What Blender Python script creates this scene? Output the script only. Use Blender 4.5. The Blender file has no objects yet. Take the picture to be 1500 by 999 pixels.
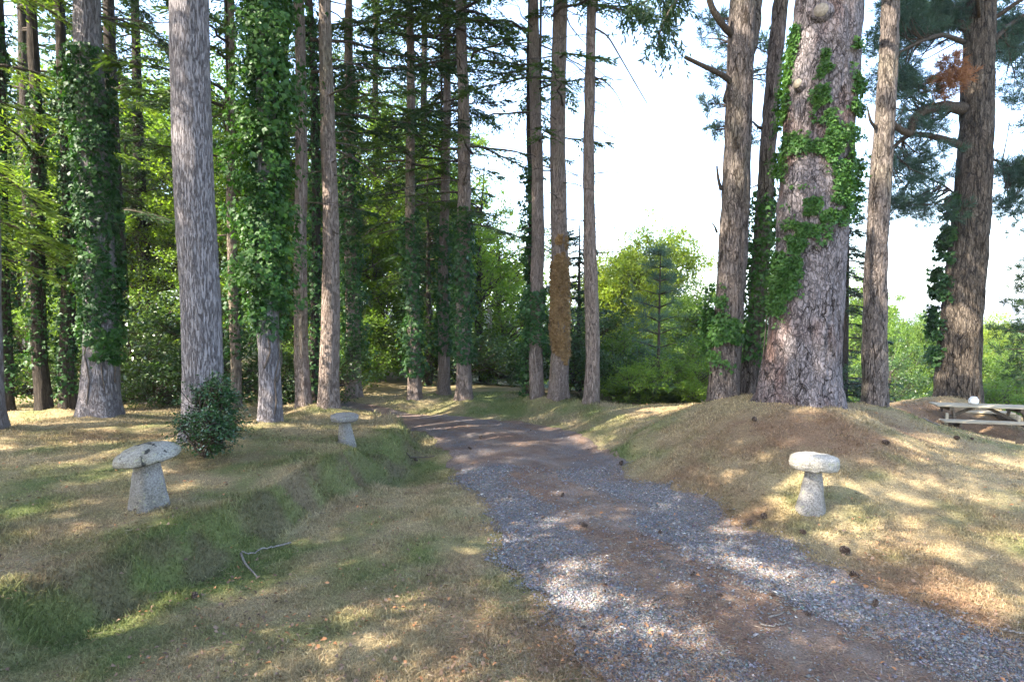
import bpy, bmesh, math
import numpy as np
from mathutils import Vector, Matrix

R = math.radians
sc = bpy.context.scene
COL = sc.collection

# ------------------------------------------------------------------ camera model
EYE, F, CX, CY = 2.1, 900.0, 750.0, 499.5
PITCH = math.atan(44.5 / 900.0)
cP, sP = math.cos(PITCH), math.sin(PITCH)


def ray(px, py):
    x = (np.asarray(px, float) - CX) / F
    v = (CY - np.asarray(py, float)) / F
    return x, cP + v * sP, -sP + v * cP


def at_d(px, py, d):
    x, y, z = ray(px, py)
    t = d / y
    return np.array([x * t, y * t, EYE + z * t])


def at_z(px, py, z):
    x, y, zz = ray(px, py)
    t = (z - EYE) / zz
    return np.array([x * t, y * t, EYE + zz * t])


# ------------------------------------------------------------------ noise
def _h(ix, iy, iz, seed):
    n = (ix.astype(np.int64) * 374761393 + iy.astype(np.int64) * 668265263
         + iz.astype(np.int64) * 2147483647 + seed * 1274126177) & 0xFFFFFFFF
    n = ((n ^ (n >> 13)) * 1274126177) & 0xFFFFFFFF
    n = ((n ^ (n >> 16)) * 2246822519) & 0xFFFFFFFF
    return ((n ^ (n >> 15)) & 0xFFFFFF) / float(0xFFFFFF)


def noise3(x, y, z, seed=0):
    x, y, z = np.broadcast_arrays(np.asarray(x, float), np.asarray(y, float), np.asarray(z, float))
    ix, iy, iz = np.floor(x), np.floor(y), np.floor(z)
    fx, fy, fz = x - ix, y - iy, z - iz
    fx, fy, fz = [f * f * (3 - 2 * f) for f in (fx, fy, fz)]
    r = 0
    for a in (0, 1):
        for b in (0, 1):
            for c in (0, 1):
                w = (fx if a else 1 - fx) * (fy if b else 1 - fy) * (fz if c else 1 - fz)
                r = r + w * _h(ix + a, iy + b, iz + c, seed)
    return r


def fbm(x, y, z=0.0, seed=0, o=3):
    s, a, t = 0, 0.5, 0
    for k in range(o):
        s = s + a * noise3(np.asarray(x) * 2 ** k, np.asarray(y) * 2 ** k, np.asarray(z) * 2 ** k, seed + k)
        t += a
        a *= 0.5
    return s / t


def sstep(a, b, x):
    t = np.clip((np.asarray(x, float) - a) / (b - a), 0, 1)
    return t * t * (3 - 2 * t)


# ------------------------------------------------------------------ mesh building
class MB:
    def __init__(s):
        s.v, s.f3, s.f4, s.n, s.c = [], [], [], 0, []

    def add(s, V, Q=None, T=None, col=None):
        V = np.asarray(V, float).reshape(-1, 3)
        if Q is not None and len(Q):
            s.f4.append(np.asarray(Q, np.int64) + s.n)
        if T is not None and len(T):
            s.f3.append(np.asarray(T, np.int64) + s.n)
        s.v.append(V)
        if col is not None:
            col = np.asarray(col, float)
            if col.ndim == 1:
                col = np.tile(col, (len(V), 1))
            s.c.append(col)
        s.n += len(V)
        return s

    def tube(s, P, rad, k=6, cap=True, col=None):
        P = np.asarray(P, float)
        n = len(P)
        rad = np.broadcast_to(np.asarray(rad, float), (n,))
        T = np.gradient(P, axis=0)
        T /= np.linalg.norm(T, axis=1)[:, None] + 1e-9
        ref = np.array([0, 0, 1.0]) if abs(T[:, 2]).mean() < 0.8 else np.array([1.0, 0, 0])
        A = np.cross(T, ref)
        A /= np.linalg.norm(A, axis=1)[:, None] + 1e-9
        B = np.cross(T, A)
        th = np.arange(k) * 2 * math.pi / k
        V = P[:, None] + rad[:, None, None] * (np.cos(th)[None, :, None] * A[:, None] + np.sin(th)[None, :, None] * B[:, None])
        i, j = np.meshgrid(np.arange(n - 1), np.arange(k), indexing='ij')
        a = i * k + j
        b = i * k + (j + 1) % k
        Q = np.stack([a, b, b + k, a + k], -1).reshape(-1, 4)
        V = V.reshape(-1, 3)
        T3 = None
        if cap:
            V = np.vstack([V, P[0], P[-1]])
            j = np.arange(k)
            T3 = np.vstack([np.stack([np.full(k, n * k), (j + 1) % k, j], -1),
                            np.stack([np.full(k, n * k + 1), (n - 1) * k + j, (n - 1) * k + (j + 1) % k], -1)])
        return s.add(V, Q, T3, col)

    def kites(s, P, U, V, L, W, fold=0.15, col=None):
        P, U, V = [np.asarray(a, float).reshape(-1, 3) for a in (P, U, V)]
        m = len(P)
        if m == 0:
            return s
        L = np.broadcast_to(np.asarray(L, float), (m,))[:, None]
        W = np.broadcast_to(np.asarray(W, float), (m,))[:, None]
        N = np.cross(U, V)
        mid = P + U * L * 0.42
        q = np.stack([P, mid + V * W * .5 + N * W * fold, P + U * L - N * L * fold * .6, mid - V * W * .5 + N * W * fold], 1)
        c = None if col is None else np.repeat(np.asarray(col, float).reshape(-1, 3), 4, axis=0)
        return s.add(q.reshape(-1, 3), np.arange(4 * m).reshape(-1, 4), None, c)

    def lobed(s, P, U, V, L, W):
        """three-lobed leaves"""
        P, U, V = [np.asarray(a, float).reshape(-1, 3) for a in (P, U, V)]
        m = len(P)
        if m == 0:
            return s
        L, W = [np.broadcast_to(np.asarray(a, float), (m,))[:, None] for a in (L, W)]
        N = np.cross(U, V)
        f = N * W * .13
        q = np.stack([P, P + U * L * .30 + V * W * .58 - f, P + U * L * .52 + V * W * .26 + f * .4, P + U * L - f,
                      P + U * L * .52 - V * W * .26 + f * .4, P + U * L * .30 - V * W * .58 - f], 1)
        k = (np.arange(m) * 6)[:, None]
        return s.add(q.reshape(-1, 3), None, np.vstack([k + np.array(t) for t in ([0, 1, 2], [0, 2, 3], [0, 3, 4], [0, 4, 5])]))

    def mesh(s, name, mat, smooth=False):
        me = bpy.data.meshes.new(name)
        V = np.concatenate(s.v).astype(np.float32)
        me.vertices.add(len(V))
        me.vertices.foreach_set('co', V.ravel())
        Q = np.concatenate(s.f4).astype(np.int32) if s.f4 else np.zeros((0, 4), np.int32)
        T = np.concatenate(s.f3).astype(np.int32) if s.f3 else np.zeros((0, 3), np.int32)
        me.loops.add(Q.size + T.size)
        me.loops.foreach_set('vertex_index', np.concatenate([Q.ravel(), T.ravel()]))
        me.polygons.add(len(Q) + len(T))
        st = np.concatenate([np.arange(len(Q)) * 4, Q.size + np.arange(len(T)) * 3]).astype(np.int32)
        me.polygons.foreach_set('loop_start', st)
        if smooth:
            me.polygons.foreach_set('use_smooth', np.ones(len(Q) + len(T), bool))
        if s.c:
            C = np.concatenate(s.c)
            at = me.attributes.new('tint', 'FLOAT_COLOR', 'POINT')
            at.data.foreach_set('color', np.hstack([C, np.ones((len(C), 1))]).astype(np.float32).ravel())
        me.update()
        me.validate()
        me.materials.append(mat)
        return me

    def build(s, name, mat, parent=None, smooth=False, loc=(0, 0, 0)):
        o = bpy.data.objects.new(name, s.mesh(name, mat, smooth))
        COL.objects.link(o)
        o.location = loc
        if parent is not None:
            o.parent = parent
        return o


def link_mesh(name, me, parent=None, loc=(0, 0, 0), rot=(0, 0, 0), scale=1.0):
    o = bpy.data.objects.new(name, me)
    COL.objects.link(o)
    o.location, o.rotation_euler = loc, rot
    o.scale = (scale,) * 3 if np.isscalar(scale) else scale
    if parent is not None:
        o.parent = parent
    return o


def tag(o, label=None, cat=None, group=None, kind=None):
    if label:
        o['label'] = label
    if cat:
        o['category'] = cat
    if group:
        o['group'] = group
    if kind:
        o['kind'] = kind
    return o


def empty(name, loc, label, cat, group=None, rz=0.0):
    o = bpy.data.objects.new(name, None)
    COL.objects.link(o)
    o.location = tuple(float(a) for a in loc)
    o.rotation_euler = (0, 0, rz)
    o.empty_display_size = 0.3
    return tag(o, label, cat, group)


def unit(v):
    return v / (np.linalg.norm(v, axis=-1, keepdims=True) + 1e-9)


def rand_unit(rng, n):
    return unit(rng.normal(size=(n, 3)))


def perp(rng, U):
    return unit(np.cross(U, rand_unit(rng, len(U))))


# ------------------------------------------------------------------ materials
class NT:
    def __init__(s, name):
        s.m = bpy.data.materials.new(name)
        s.m.use_nodes = True
        s.t = s.m.node_tree
        s.t.nodes.clear()
        s.out = s.n('ShaderNodeOutputMaterial')

    def n(s, typ, **kw):
        nd = s.t.nodes.new(typ)
        for k, v in kw.items():
            if k.startswith('i_'):
                nd.inputs[k[2:].replace('_', ' ')].default_value = v
            else:
                setattr(nd, k, v)
        return nd

    def l(s, a, b):
        s.t.links.new(a, b)

    def coord(s, scale=(1, 1, 1), kind='Object'):
        tc = s.n('ShaderNodeTexCoord')
        mp = s.n('ShaderNodeMapping')
        mp.inputs['Scale'].default_value = scale
        oi = s.n('ShaderNodeObjectInfo')
        ad = s.n('ShaderNodeVectorMath', operation='ADD')
        ml = s.n('ShaderNodeMath', operation='MULTIPLY')
        ml.inputs[1].default_value = 40.0
        s.l(oi.outputs['Random'], ml.inputs[0])
        s.l(tc.outputs[kind], ad.inputs[0])
        s.l(ml.outputs[0], ad.inputs[1])
        s.l(ad.outputs[0], mp.inputs['Vector'])
        return mp.outputs['Vector']

    def noise(s, vec, scale, detail=3, rough=.55):
        nd = s.n('ShaderNodeTexNoise')
        nd.inputs['Scale'].default_value = scale
        nd.inputs['Detail'].default_value = detail
        nd.inputs['Roughness'].default_value = rough
        if vec is not None:
            s.l(vec, nd.inputs['Vector'])
        return nd

    def ramp(s, fac, stops):
        nd = s.n('ShaderNodeValToRGB')
        e = nd.color_ramp.elements
        while len(e) < len(stops):
            e.new(0.5)
        for k, (p, c) in enumerate(stops):
            e[k].position = p
            e[k].color = (*c, 1) if len(c) == 3 else c
        s.l(fac, nd.inputs['Fac'])
        return nd.outputs['Color']

    def mix(s, fac, a, b, blend='MIX'):
        nd = s.n('ShaderNodeMix', data_type='RGBA', blend_type=blend)
        for inp, val in ((nd.inputs[0], fac), (nd.inputs[6], a), (nd.inputs[7], b)):
            if hasattr(val, 'is_linked'):
                s.l(val, inp)
            elif isinstance(val, (tuple, list)):
                inp.default_value = (*val, 1) if len(val) == 3 else val
            else:
                inp.default_value = val
        return nd.outputs[2]

    def math(s, op, a, b=None):
        nd = s.n('ShaderNodeMath', operation=op)
        for inp, val in ((nd.inputs[0], a), (nd.inputs[1], b)):
            if val is None:
                continue
            if hasattr(val, 'is_linked'):
                s.l(val, inp)
            else:
                inp.default_value = val
        return nd.outputs[0]

    def bump(s, h, strength=.5, dist=.02, prev=None):
        nd = s.n('ShaderNodeBump')
        nd.inputs['Strength'].default_value = strength
        nd.inputs['Distance'].default_value = dist
        s.l(h, nd.inputs['Height'])
        if prev is not None:
            s.l(prev, nd.inputs['Normal'])
        return nd.outputs['Normal']

    def principled(s, col, rough=.8, normal=None, spec=.25):
        b = s.n('ShaderNodeBsdfPrincipled')
        b.inputs['Roughness'].default_value = rough
        b.inputs['Specular IOR Level'].default_value = spec
        if hasattr(col, 'is_linked'):
            s.l(col, b.inputs['Base Color'])
        else:
            b.inputs['Base Color'].default_value = (*col, 1)
        if normal is not None:
            s.l(normal, b.inputs['Normal'])
        return b

    def done(s, shader):
        s.l(shader.outputs[0], s.out.inputs['Surface'])
        return s.m


def leaf_mat(name, cols, trans=.45, tcol=None, rough=.5, spec=.3, nscale=.7):
    t = NT(name)
    g = t.n('ShaderNodeNewGeometry')
    nz = t.noise(g.outputs['Position'], nscale, 2)
    f = t.math('ADD', t.math('MULTIPLY', g.outputs['Random Per Island'], .55), t.math('MULTIPLY', nz.outputs['Fac'], .75))
    f = t.math('SUBTRACT', f, .15)
    k = len(cols) - 1
    col = t.ramp(f, [(i / k, c) for i, c in enumerate(cols)])
    b = t.principled(col, rough, None, spec)
    tr = t.n('ShaderNodeBsdfTranslucent')
    tm = t.mix(1.0, col, tcol or (2.0, 2.0, .8), 'MULTIPLY')
    t.l(tm, tr.inputs['Color'])
    mx = t.n('ShaderNodeMixShader')
    mx.inputs[0].default_value = trans
    t.l(b.outputs[0], mx.inputs[1])
    t.l(tr.outputs[0], mx.inputs[2])
    return t.done(mx)


def bark_mat(name, base, light, crack, sx, sz, crackw=.12, bstr=.8, bdist=.03, red=None, moss=None, plates=False):
    t = NT(name)
    big = t.noise(t.coord((1, 1, .4)), 1.7, 4)
    fine = t.noise(t.coord((1, 1, .45)), sx * 4.5, 6, .72)
    streak = t.noise(t.coord((1, 1, sz * .55)), sx * 1.3, 6, .68)
    tone = t.math('ADD', t.math('MULTIPLY', fine.outputs['Fac'], .6), t.math('MULTIPLY', streak.outputs['Fac'], .4))
    col = t.mix(t.ramp(tone, [(.36, (0, 0, 0)), (.66, (1, 1, 1))]), base, light)
    if red:
        col = t.mix(t.ramp(big.outputs['Fac'], [(.5, (0, 0, 0)), (.66, (.75, .75, .75))]), col, red)
    if moss:
        col = t.mix(t.ramp(big.outputs['Fac'], [(.3, (.55, .55, .55)), (.5, (0, 0, 0))]), col, moss)
    if plates:
        v = t.coord((1, 1, sz))
        warp = t.noise(v, sx * .45, 6, .62)
        vv = t.n('ShaderNodeVectorMath', operation='MULTIPLY_ADD')
        t.l(warp.outputs['Color'], vv.inputs[0])
        vv.inputs[1].default_value = (2.6 / sx,) * 3
        t.l(v, vv.inputs[2])
        vo = t.n('ShaderNodeTexVoronoi', feature='DISTANCE_TO_EDGE')
        vo.inputs['Scale'].default_value = sx
        t.l(vv.outputs[0], vo.inputs['Vector'])
        brk = t.noise(v, sx * .8, 3, .6)
        e = t.math('ADD', vo.outputs['Distance'], t.math('MULTIPLY', t.math('SUBTRACT', brk.outputs['Fac'], .42), .35))
        cr = t.ramp(e, [(0, (0, 0, 0)), (crackw, (1, 1, 1))])
        vo2 = t.n('ShaderNodeTexVoronoi', feature='DISTANCE_TO_EDGE')
        vo2.inputs['Scale'].default_value = sx * 2.3
        t.l(vv.outputs[0], vo2.inputs['Vector'])
        cr2 = t.ramp(vo2.outputs['Distance'], [(0, (.55, .55, .55)), (.12, (1, 1, 1))])
        k = t.mix(1.0, cr, cr2, 'MULTIPLY')
    else:
        rd = t.math('ABSOLUTE', t.math('SUBTRACT', streak.outputs['Fac'], .5))
        k = t.ramp(rd, [(0, (0, 0, 0)), (crackw, (1, 1, 1))])
    col = t.mix(k, crack, col)  # crack colour mixes darker fissure bark with shade painted into the furrows
    h = t.math('ADD', t.math('MULTIPLY', k, 1.0), t.math('MULTIPLY', fine.outputs['Fac'], .55))
    return t.done(t.principled(col, .9, t.bump(h, bstr, bdist), .15))


def tint_mat(name, noise_scale=40, amt=.35, rough=.9, trans=0.0, bump=0.0, mult=1.0):
    t = NT(name)
    a = t.n('ShaderNodeAttribute', attribute_name='tint')
    nz = t.noise(t.coord(), noise_scale, 4, .65)
    lo, hi = (1 - amt) * mult, (1 + amt) * mult
    k = t.ramp(nz.outputs['Fac'], [(.28, (lo, lo, lo)), (.72, (hi, hi, hi))])
    col = t.mix(1.0, a.outputs['Color'], k, 'MULTIPLY')
    nrm = t.bump(nz.outputs['Fac'], bump, .03) if bump else None
    b = t.principled(col, rough, nrm, .15)
    if trans:
        tr = t.n('ShaderNodeBsdfTranslucent')
        t.l(col, tr.inputs['Color'])
        mx = t.n('ShaderNodeMixShader')
        mx.inputs[0].default_value = trans
        t.l(b.outputs[0], mx.inputs[1])
        t.l(tr.outputs[0], mx.inputs[2])
        return t.done(mx)
    return t.done(b)


FIR = bark_mat('fir_bark', (.245, .218, .22), (.35, .325, .33), (.14, .118, .115), 34, .2, .05, 1.0, .03)
FIRB = bark_mat('brown_fir_bark', (.175, .13, .105), (.31, .25, .21), (.085, .06, .048), 30, .25, .04, .9, .02, moss=(.14, .13, .07))
PINE = bark_mat('plated_pine_bark', (.135, .112, .11), (.285, .255, .255), (.028, .021, .018), 10, .42, .07, 1.0, .05, red=(.16, .085, .062), plates=True)
PINEB = bark_mat('ridged_pine_bark', (.115, .092, .08), (.26, .215, .185), (.03, .022, .016), 13, .2, .09, 1.0, .04, moss=(.15, .135, .075), plates=True)
PINED = bark_mat('shaded_ridged_pine_bark', (.065, .05, .038), (.21, .17, .13), (.016, .012, .009), 11, .2, .14, 1.0, .05, plates=True)  # ridged bark darkened so the trunk's deep shade is in its colour
DARK = bark_mat('dark_bark', (.07, .055, .045), (.14, .115, .095), (.025, .02, .015), 20, .2, .2, .8, .02)
LIMB = bark_mat('limb_bark', (.09, .07, .055), (.19, .155, .125), (.04, .03, .02), 30, .3, .2, .6, .01)
TWIG = bark_mat('dead_twig', (.12, .095, .075), (.27, .23, .19), (.06, .045, .035), 60, .3, .2, .4, .005)
L_BRIGHT = leaf_mat('sunny_broadleaf', [(.065, .125, .02), (.115, .195, .026), (.185, .25, .036)], .5, (1.9, 1.9, .7))
L_MID = leaf_mat('green_broadleaf', [(.045, .09, .016), (.085, .145, .022), (.14, .20, .03)], .45, (1.8, 1.9, .7))
L_GOLD = leaf_mat('golden_broadleaf', [(.10, .16, .014), (.17, .235, .018), (.25, .29, .025)], .45, (1.7, 1.7, .6))
L_DARK = leaf_mat('dark_broadleaf', [(.018, .045, .012), (.04, .08, .018), (.075, .125, .03)], .3, (1.6, 1.8, .7), .4, .45)
L_LAUREL = leaf_mat('laurel_leaf', [(.035, .07, .02), (.07, .12, .03), (.13, .18, .06)], .25, (1.6, 1.8, .7), .3, .6)
L_IVY = leaf_mat('ivy_leaf', [(.012, .042, .012), (.028, .075, .018), (.055, .12, .028)], .2, (1.5, 1.8, .7), .5, .25, 1.8)
L_IVYB = leaf_mat('fresh_ivy_leaf', [(.02, .062, .014), (.042, .105, .02), (.08, .155, .03)], .25, (1.6, 1.8, .7), .5, .25, 2.2)
L_DEAD = leaf_mat('withered_ivy_leaf', [(.12, .07, .03), (.24, .15, .065), (.36, .25, .12)], .2, (1.2, 1.1, .8), .7, .2, 2.5)
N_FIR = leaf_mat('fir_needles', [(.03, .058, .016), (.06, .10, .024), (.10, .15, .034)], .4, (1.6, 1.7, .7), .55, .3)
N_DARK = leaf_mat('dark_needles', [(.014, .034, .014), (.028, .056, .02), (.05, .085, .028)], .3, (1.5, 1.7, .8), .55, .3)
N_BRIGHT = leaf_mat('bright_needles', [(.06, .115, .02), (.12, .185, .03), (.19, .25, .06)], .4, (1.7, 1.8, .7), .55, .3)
N_PINE = leaf_mat('blue_pine_needles', [(.018, .044, .032), (.035, .075, .05), (.07, .115, .07)], .25, (1.5, 1.7, 1.1), .5, .35)
N_BROWN = leaf_mat('dead_needles', [(.16, .07, .03), (.28, .13, .06), (.38, .21, .11)], .25, (1.2, 1.0, .8), .7, .2)

# ------------------------------------------------------------------ ground height
def _tps_setup():
    C = []
    px = lambda *a: [C.append(tuple(at_z(p, q, z)[:2]) + (z,)) for p, q, z in a]
    w = lambda *a: C.extend(a)
    # drive
    for a in DRIVE:
        (lx, ly), (rx, ry), z = a
        w((lx, ly, z), (rx, ry, z), ((lx + rx) / 2, (ly + ry) / 2, z + .02))
    # verge on the left of the drive, foot and top of the left bank
    px((0, 990, .03), (130, 900, .02), (330, 820, .02), (420, 770, .02), (560, 680, .02), (612, 652, .02))
    px((450, 930, .03), (600, 800, .03), (640, 720, .02))
    px((0, 860, .33), (200, 800, .33), (330, 738, .33), (480, 690, .31), (568, 641, .28), (598, 622, .2))
    px((0, 760, .37), (218, 750, .35), (100, 700, .40), (0, 650, .40), (145, 621, .36), (297, 655, .40),
       (396, 627, .38), (482, 609, .36), (447, 611, .34), (508, 655, .33), (570, 618, .3))
    w((-4.3, 3, .37), (-3.4, 3.0, .33), (-2.9, 2.6, .03), (-4.3, 0, .4), (-3.4, -1, .33), (-2.7, -1, .04), (-8, 0, .45),
      (-12, 8, .4), (-8.8, 10.7, .2), (-8.3, 10.9, .2), (-12, 12, .1))
    # beyond the bend
    px((517, 590, .0), (607, 592, .0), (650, 588, .02), (680, 593, .05), (787, 593, .1), (818, 597, .12), (866, 599, .15),
       (750, 578, .12), (720, 603, .0))
    w((-6, 17, .0), (-12, 18, 0), (0, 18, -.1), (-3, 16.5, .05), (-15, 26, -.2), (-5, 26, -.2), (4, 17, -.5), (2, 24, -1.6), (-25, 15, 0), (-25, 0, .4))
    # right hand bank and mound
    px((1187, 752, .15), (1320, 720, .24), (1500, 760, .2), (1130, 760, .08), (1170, 603, .72), (1110, 600, .68), (1230, 606, .68), (1100, 650, .5),
       (1000, 690, .2), (960, 640, .3), (950, 612, .33), (880, 602, .22), (1060, 598, .58), (1010, 604, .42), (1300, 640, .33),
       (1400, 660, .1), (1500, 690, .1), (1280, 602, .35))
    w((8.5, 11, -.18), (9.2, 11.9, -.45), (10.5, 11.6, -.5), (10.3, 12.8, -.3), (13, 12, -.7), (12, 9, -.3), (10, 6, .1), (7, 3, .25), (7, 0, .3), (12, 0, .4),
      (10.1, 14.3, .0), (8.4, 13.0, .0), (9, 16, -.8), (6.5, 13.5, -.1), (5, 12.5, .15), (3, 13.5, .02), (5, 17, -1.0), (10, 20, -2.6),
      (16, 17, -2.4), (12, 28, -5), (22, 25, -6), (22, 12, -2.5), (22, 0, -.3), (2, -6, 0.05), (-6, -6, .4), (16, -8, .3))
    return np.array(C)


# left edge, right edge, height of the drive, from behind the camera to beyond the bend
DRIVE = [((5.5, -4), (9.0, -4), 0), ((1.6, 1.5), (4.7, 1.5), 0), ((.54, 3.47), (3.3, 3.6), 0), ((.05, 4.78), (2.66, 4.78), 0),
         ((-.24, 6.2), (2.2, 6.1), 0), ((-.62, 7.4), (1.58, 7.5), 0), ((-.95, 8.8), (1.42, 9.0), 0), ((-1.3, 10.0), (.95, 10.9), -.03),
         ((-1.9, 10.9), (-.3, 12.0), -.07), ((-3.0, 11.7), (-2.0, 12.9), -.1), ((-5.0, 12.6), (-4.6, 14.2), -.12),
         ((-8.5, 14.0), (-7.5, 16.0), -.12), ((-13, 16), (-12, 18), -.1)]
BANK = np.array([(-3.2, -14), (-3.3, 2.0), (-3.25, 3.5), (-3.08, 4.0), (-2.78, 4.5), (-2.56, 5.0), (-2.38, 5.7), (-2.06, 6.8), (-1.8, 8.0), (-1.56, 9.3), (-1.72, 10.2), (-2.6, 11.0), (-4.4, 11.8), (-8, 13.2), (-13, 15.2), (-40, 26)], float)


def bank(x, y):
    """the sharp step of the left bank"""
    best = np.full(x.shape, 1e9)
    sg = np.zeros(x.shape)
    x = x + (noise3(x * 1.7, y * 1.7, 0, 71) - .5) * .22 + (noise3(x * 5, y * 5, 0, 72) - .5) * .10
    for (ax_, ay_), (bx_, by_) in zip(BANK[:-1], BANK[1:]):
        dx, dy = bx_ - ax_, by_ - ay_
        t = np.clip(((x - ax_) * dx + (y - ay_) * dy) / (dx * dx + dy * dy), 0, 1)
        d = np.hypot(x - ax_ - t * dx, y - ay_ - t * dy)
        cr = dx * (y - ay_) - dy * (x - ax_)
        k = d < best
        best = np.where(k, d, best)
        sg = np.where(k, np.sign(cr), sg)
    w = best * sg
    return ((.34 * sstep(-.19, .17, w)) + .025 * np.exp(-((w - .28) / .25) ** 2)) * (1 - .7 * sstep(11.5, 15, y))


CT = _tps_setup()
CT[:, 2] -= bank(CT[:, 0], CT[:, 1])


def _U(r2):
    return np.where(r2 > 1e-12, r2 * np.log(r2 + 1e-12), 0)


_n = len(CT)
_K = _U(((CT[:, None, :2] - CT[None, :, :2]) ** 2).sum(-1)) + np.eye(_n) * .012
_P = np.hstack([np.ones((_n, 1)), CT[:, :2]])
_W = np.linalg.solve(np.vstack([np.hstack([_K, _P]), np.hstack([_P.T, np.zeros((3, 3))])]), np.concatenate([CT[:, 2], np.zeros(3)]))
MOUNDS = []


def drive_at(s):
    """left and right edge at parameter s in 0..len-1, smoothed"""
    s = np.asarray(s, float)
    k = np.arange(len(DRIVE))
    L = np.array([d[0] for d in DRIVE], float)
    Rr = np.array([d[1] for d in DRIVE], float)

    def cr(A):
        i = np.clip(np.floor(s).astype(int), 0, len(DRIVE) - 2)
        t = (s - i)[:, None]
        p0, p1, p2, p3 = A[np.maximum(i - 1, 0)], A[i], A[i + 1], A[np.minimum(i + 2, len(DRIVE) - 1)]
        return .5 * (2 * p1 + (p2 - p0) * t + (2 * p0 - 5 * p1 + 4 * p2 - p3) * t ** 2 + (3 * p1 - p0 - 3 * p2 + p3) * t ** 3)
    return cr(L), cr(Rr)


_ls, _rs = drive_at(np.linspace(0, len(DRIVE) - 1, 90))
DPOLY = np.vstack([_ls, _rs[::-1]])


def in_drive(x, y):
    x, y = np.asarray(x), np.asarray(y)
    c = np.zeros(x.shape, bool)
    j = len(DPOLY) - 1
    for i in range(len(DPOLY)):
        (xi, yi), (xj, yj) = DPOLY[i], DPOLY[j]
        if yi != yj:
            c ^= ((yi > y) != (yj > y)) & (x < (xj - xi) * (y - yi) / (yj - yi) + xi)
        j = i
    return c


def H0(x, y):
    x, y = np.asarray(x, float), np.asarray(y, float)
    sh = x.shape
    x, y = x.ravel(), y.ravel()
    out = np.empty(len(x))
    for a in range(0, len(x), 20000):
        xx, yy = np.clip(x[a:a + 20000], -32, 32), np.clip(y[a:a + 20000], -14, 36)
        r2 = (xx[:, None] - CT[None, :, 0]) ** 2 + (yy[:, None] - CT[None, :, 1]) ** 2
        out[a:a + 20000] = _U(r2) @ _W[:_n] + _W[_n] + _W[_n + 1] * xx + _W[_n + 2] * yy + bank(xx, yy)
    d = np.maximum(np.maximum(np.abs(x) - 20, y - 22), -y - 6)
    wf = sstep(0, 22, d)
    rr = np.hypot(x, y)
    side = sstep(-6, 14, x) * sstep(-5, 15, y)
    far = .2 * (1 - side) + side * (-9.5 - 4 * sstep(60, 250, rr))
    far = far + sstep(250, 900, rr) * (fbm(x / 260, y / 260, 0, 5) - .5) * 14 + sstep(700, 2400, rr) * side * (11 + 14 * (fbm(x / 700, y / 700, 0, 9) - .5))
    return (out * (1 - wf) + far * wf).reshape(sh)


def H(x, y):
    x, y = np.asarray(x, float), np.asarray(y, float)
    h = H0(x, y)
    e = .35
    sl = np.hypot(H0(x + e / 2, y) - H0(x - e / 2, y), H0(x, y + e / 2) - H0(x, y - e / 2)) / e
    near = 1 - sstep(18, 30, np.hypot(x, y))
    dr = in_drive(x, y)
    amp = np.where(dr, .35, 1.0 + 3.0 * sstep(.18, .55, sl))
    h = h + near * amp * ((fbm(x * .9, y * .9, 0, 3) - .5) * .06 + (fbm(x * 4.5, y * 4.5, 0, 11) - .5) * .035)
    for mx, my, mr, mh in MOUNDS:
        h = h + mh * np.exp(-((x - mx) ** 2 + (y - my) ** 2) / (mr * mr))
    return h


def hit(px, py):
    ys = np.linspace(2.2, 45, 6000)
    x, yv, z = ray(px, py)
    t = ys / yv
    zz = EYE + z * t
    hh = H0(x * t, ys)
    k = np.argmax(zz < hh)
    if not (zz < hh).any():
        k = 2000
    return np.array([x * t[k], ys[k], hh[k]])


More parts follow.
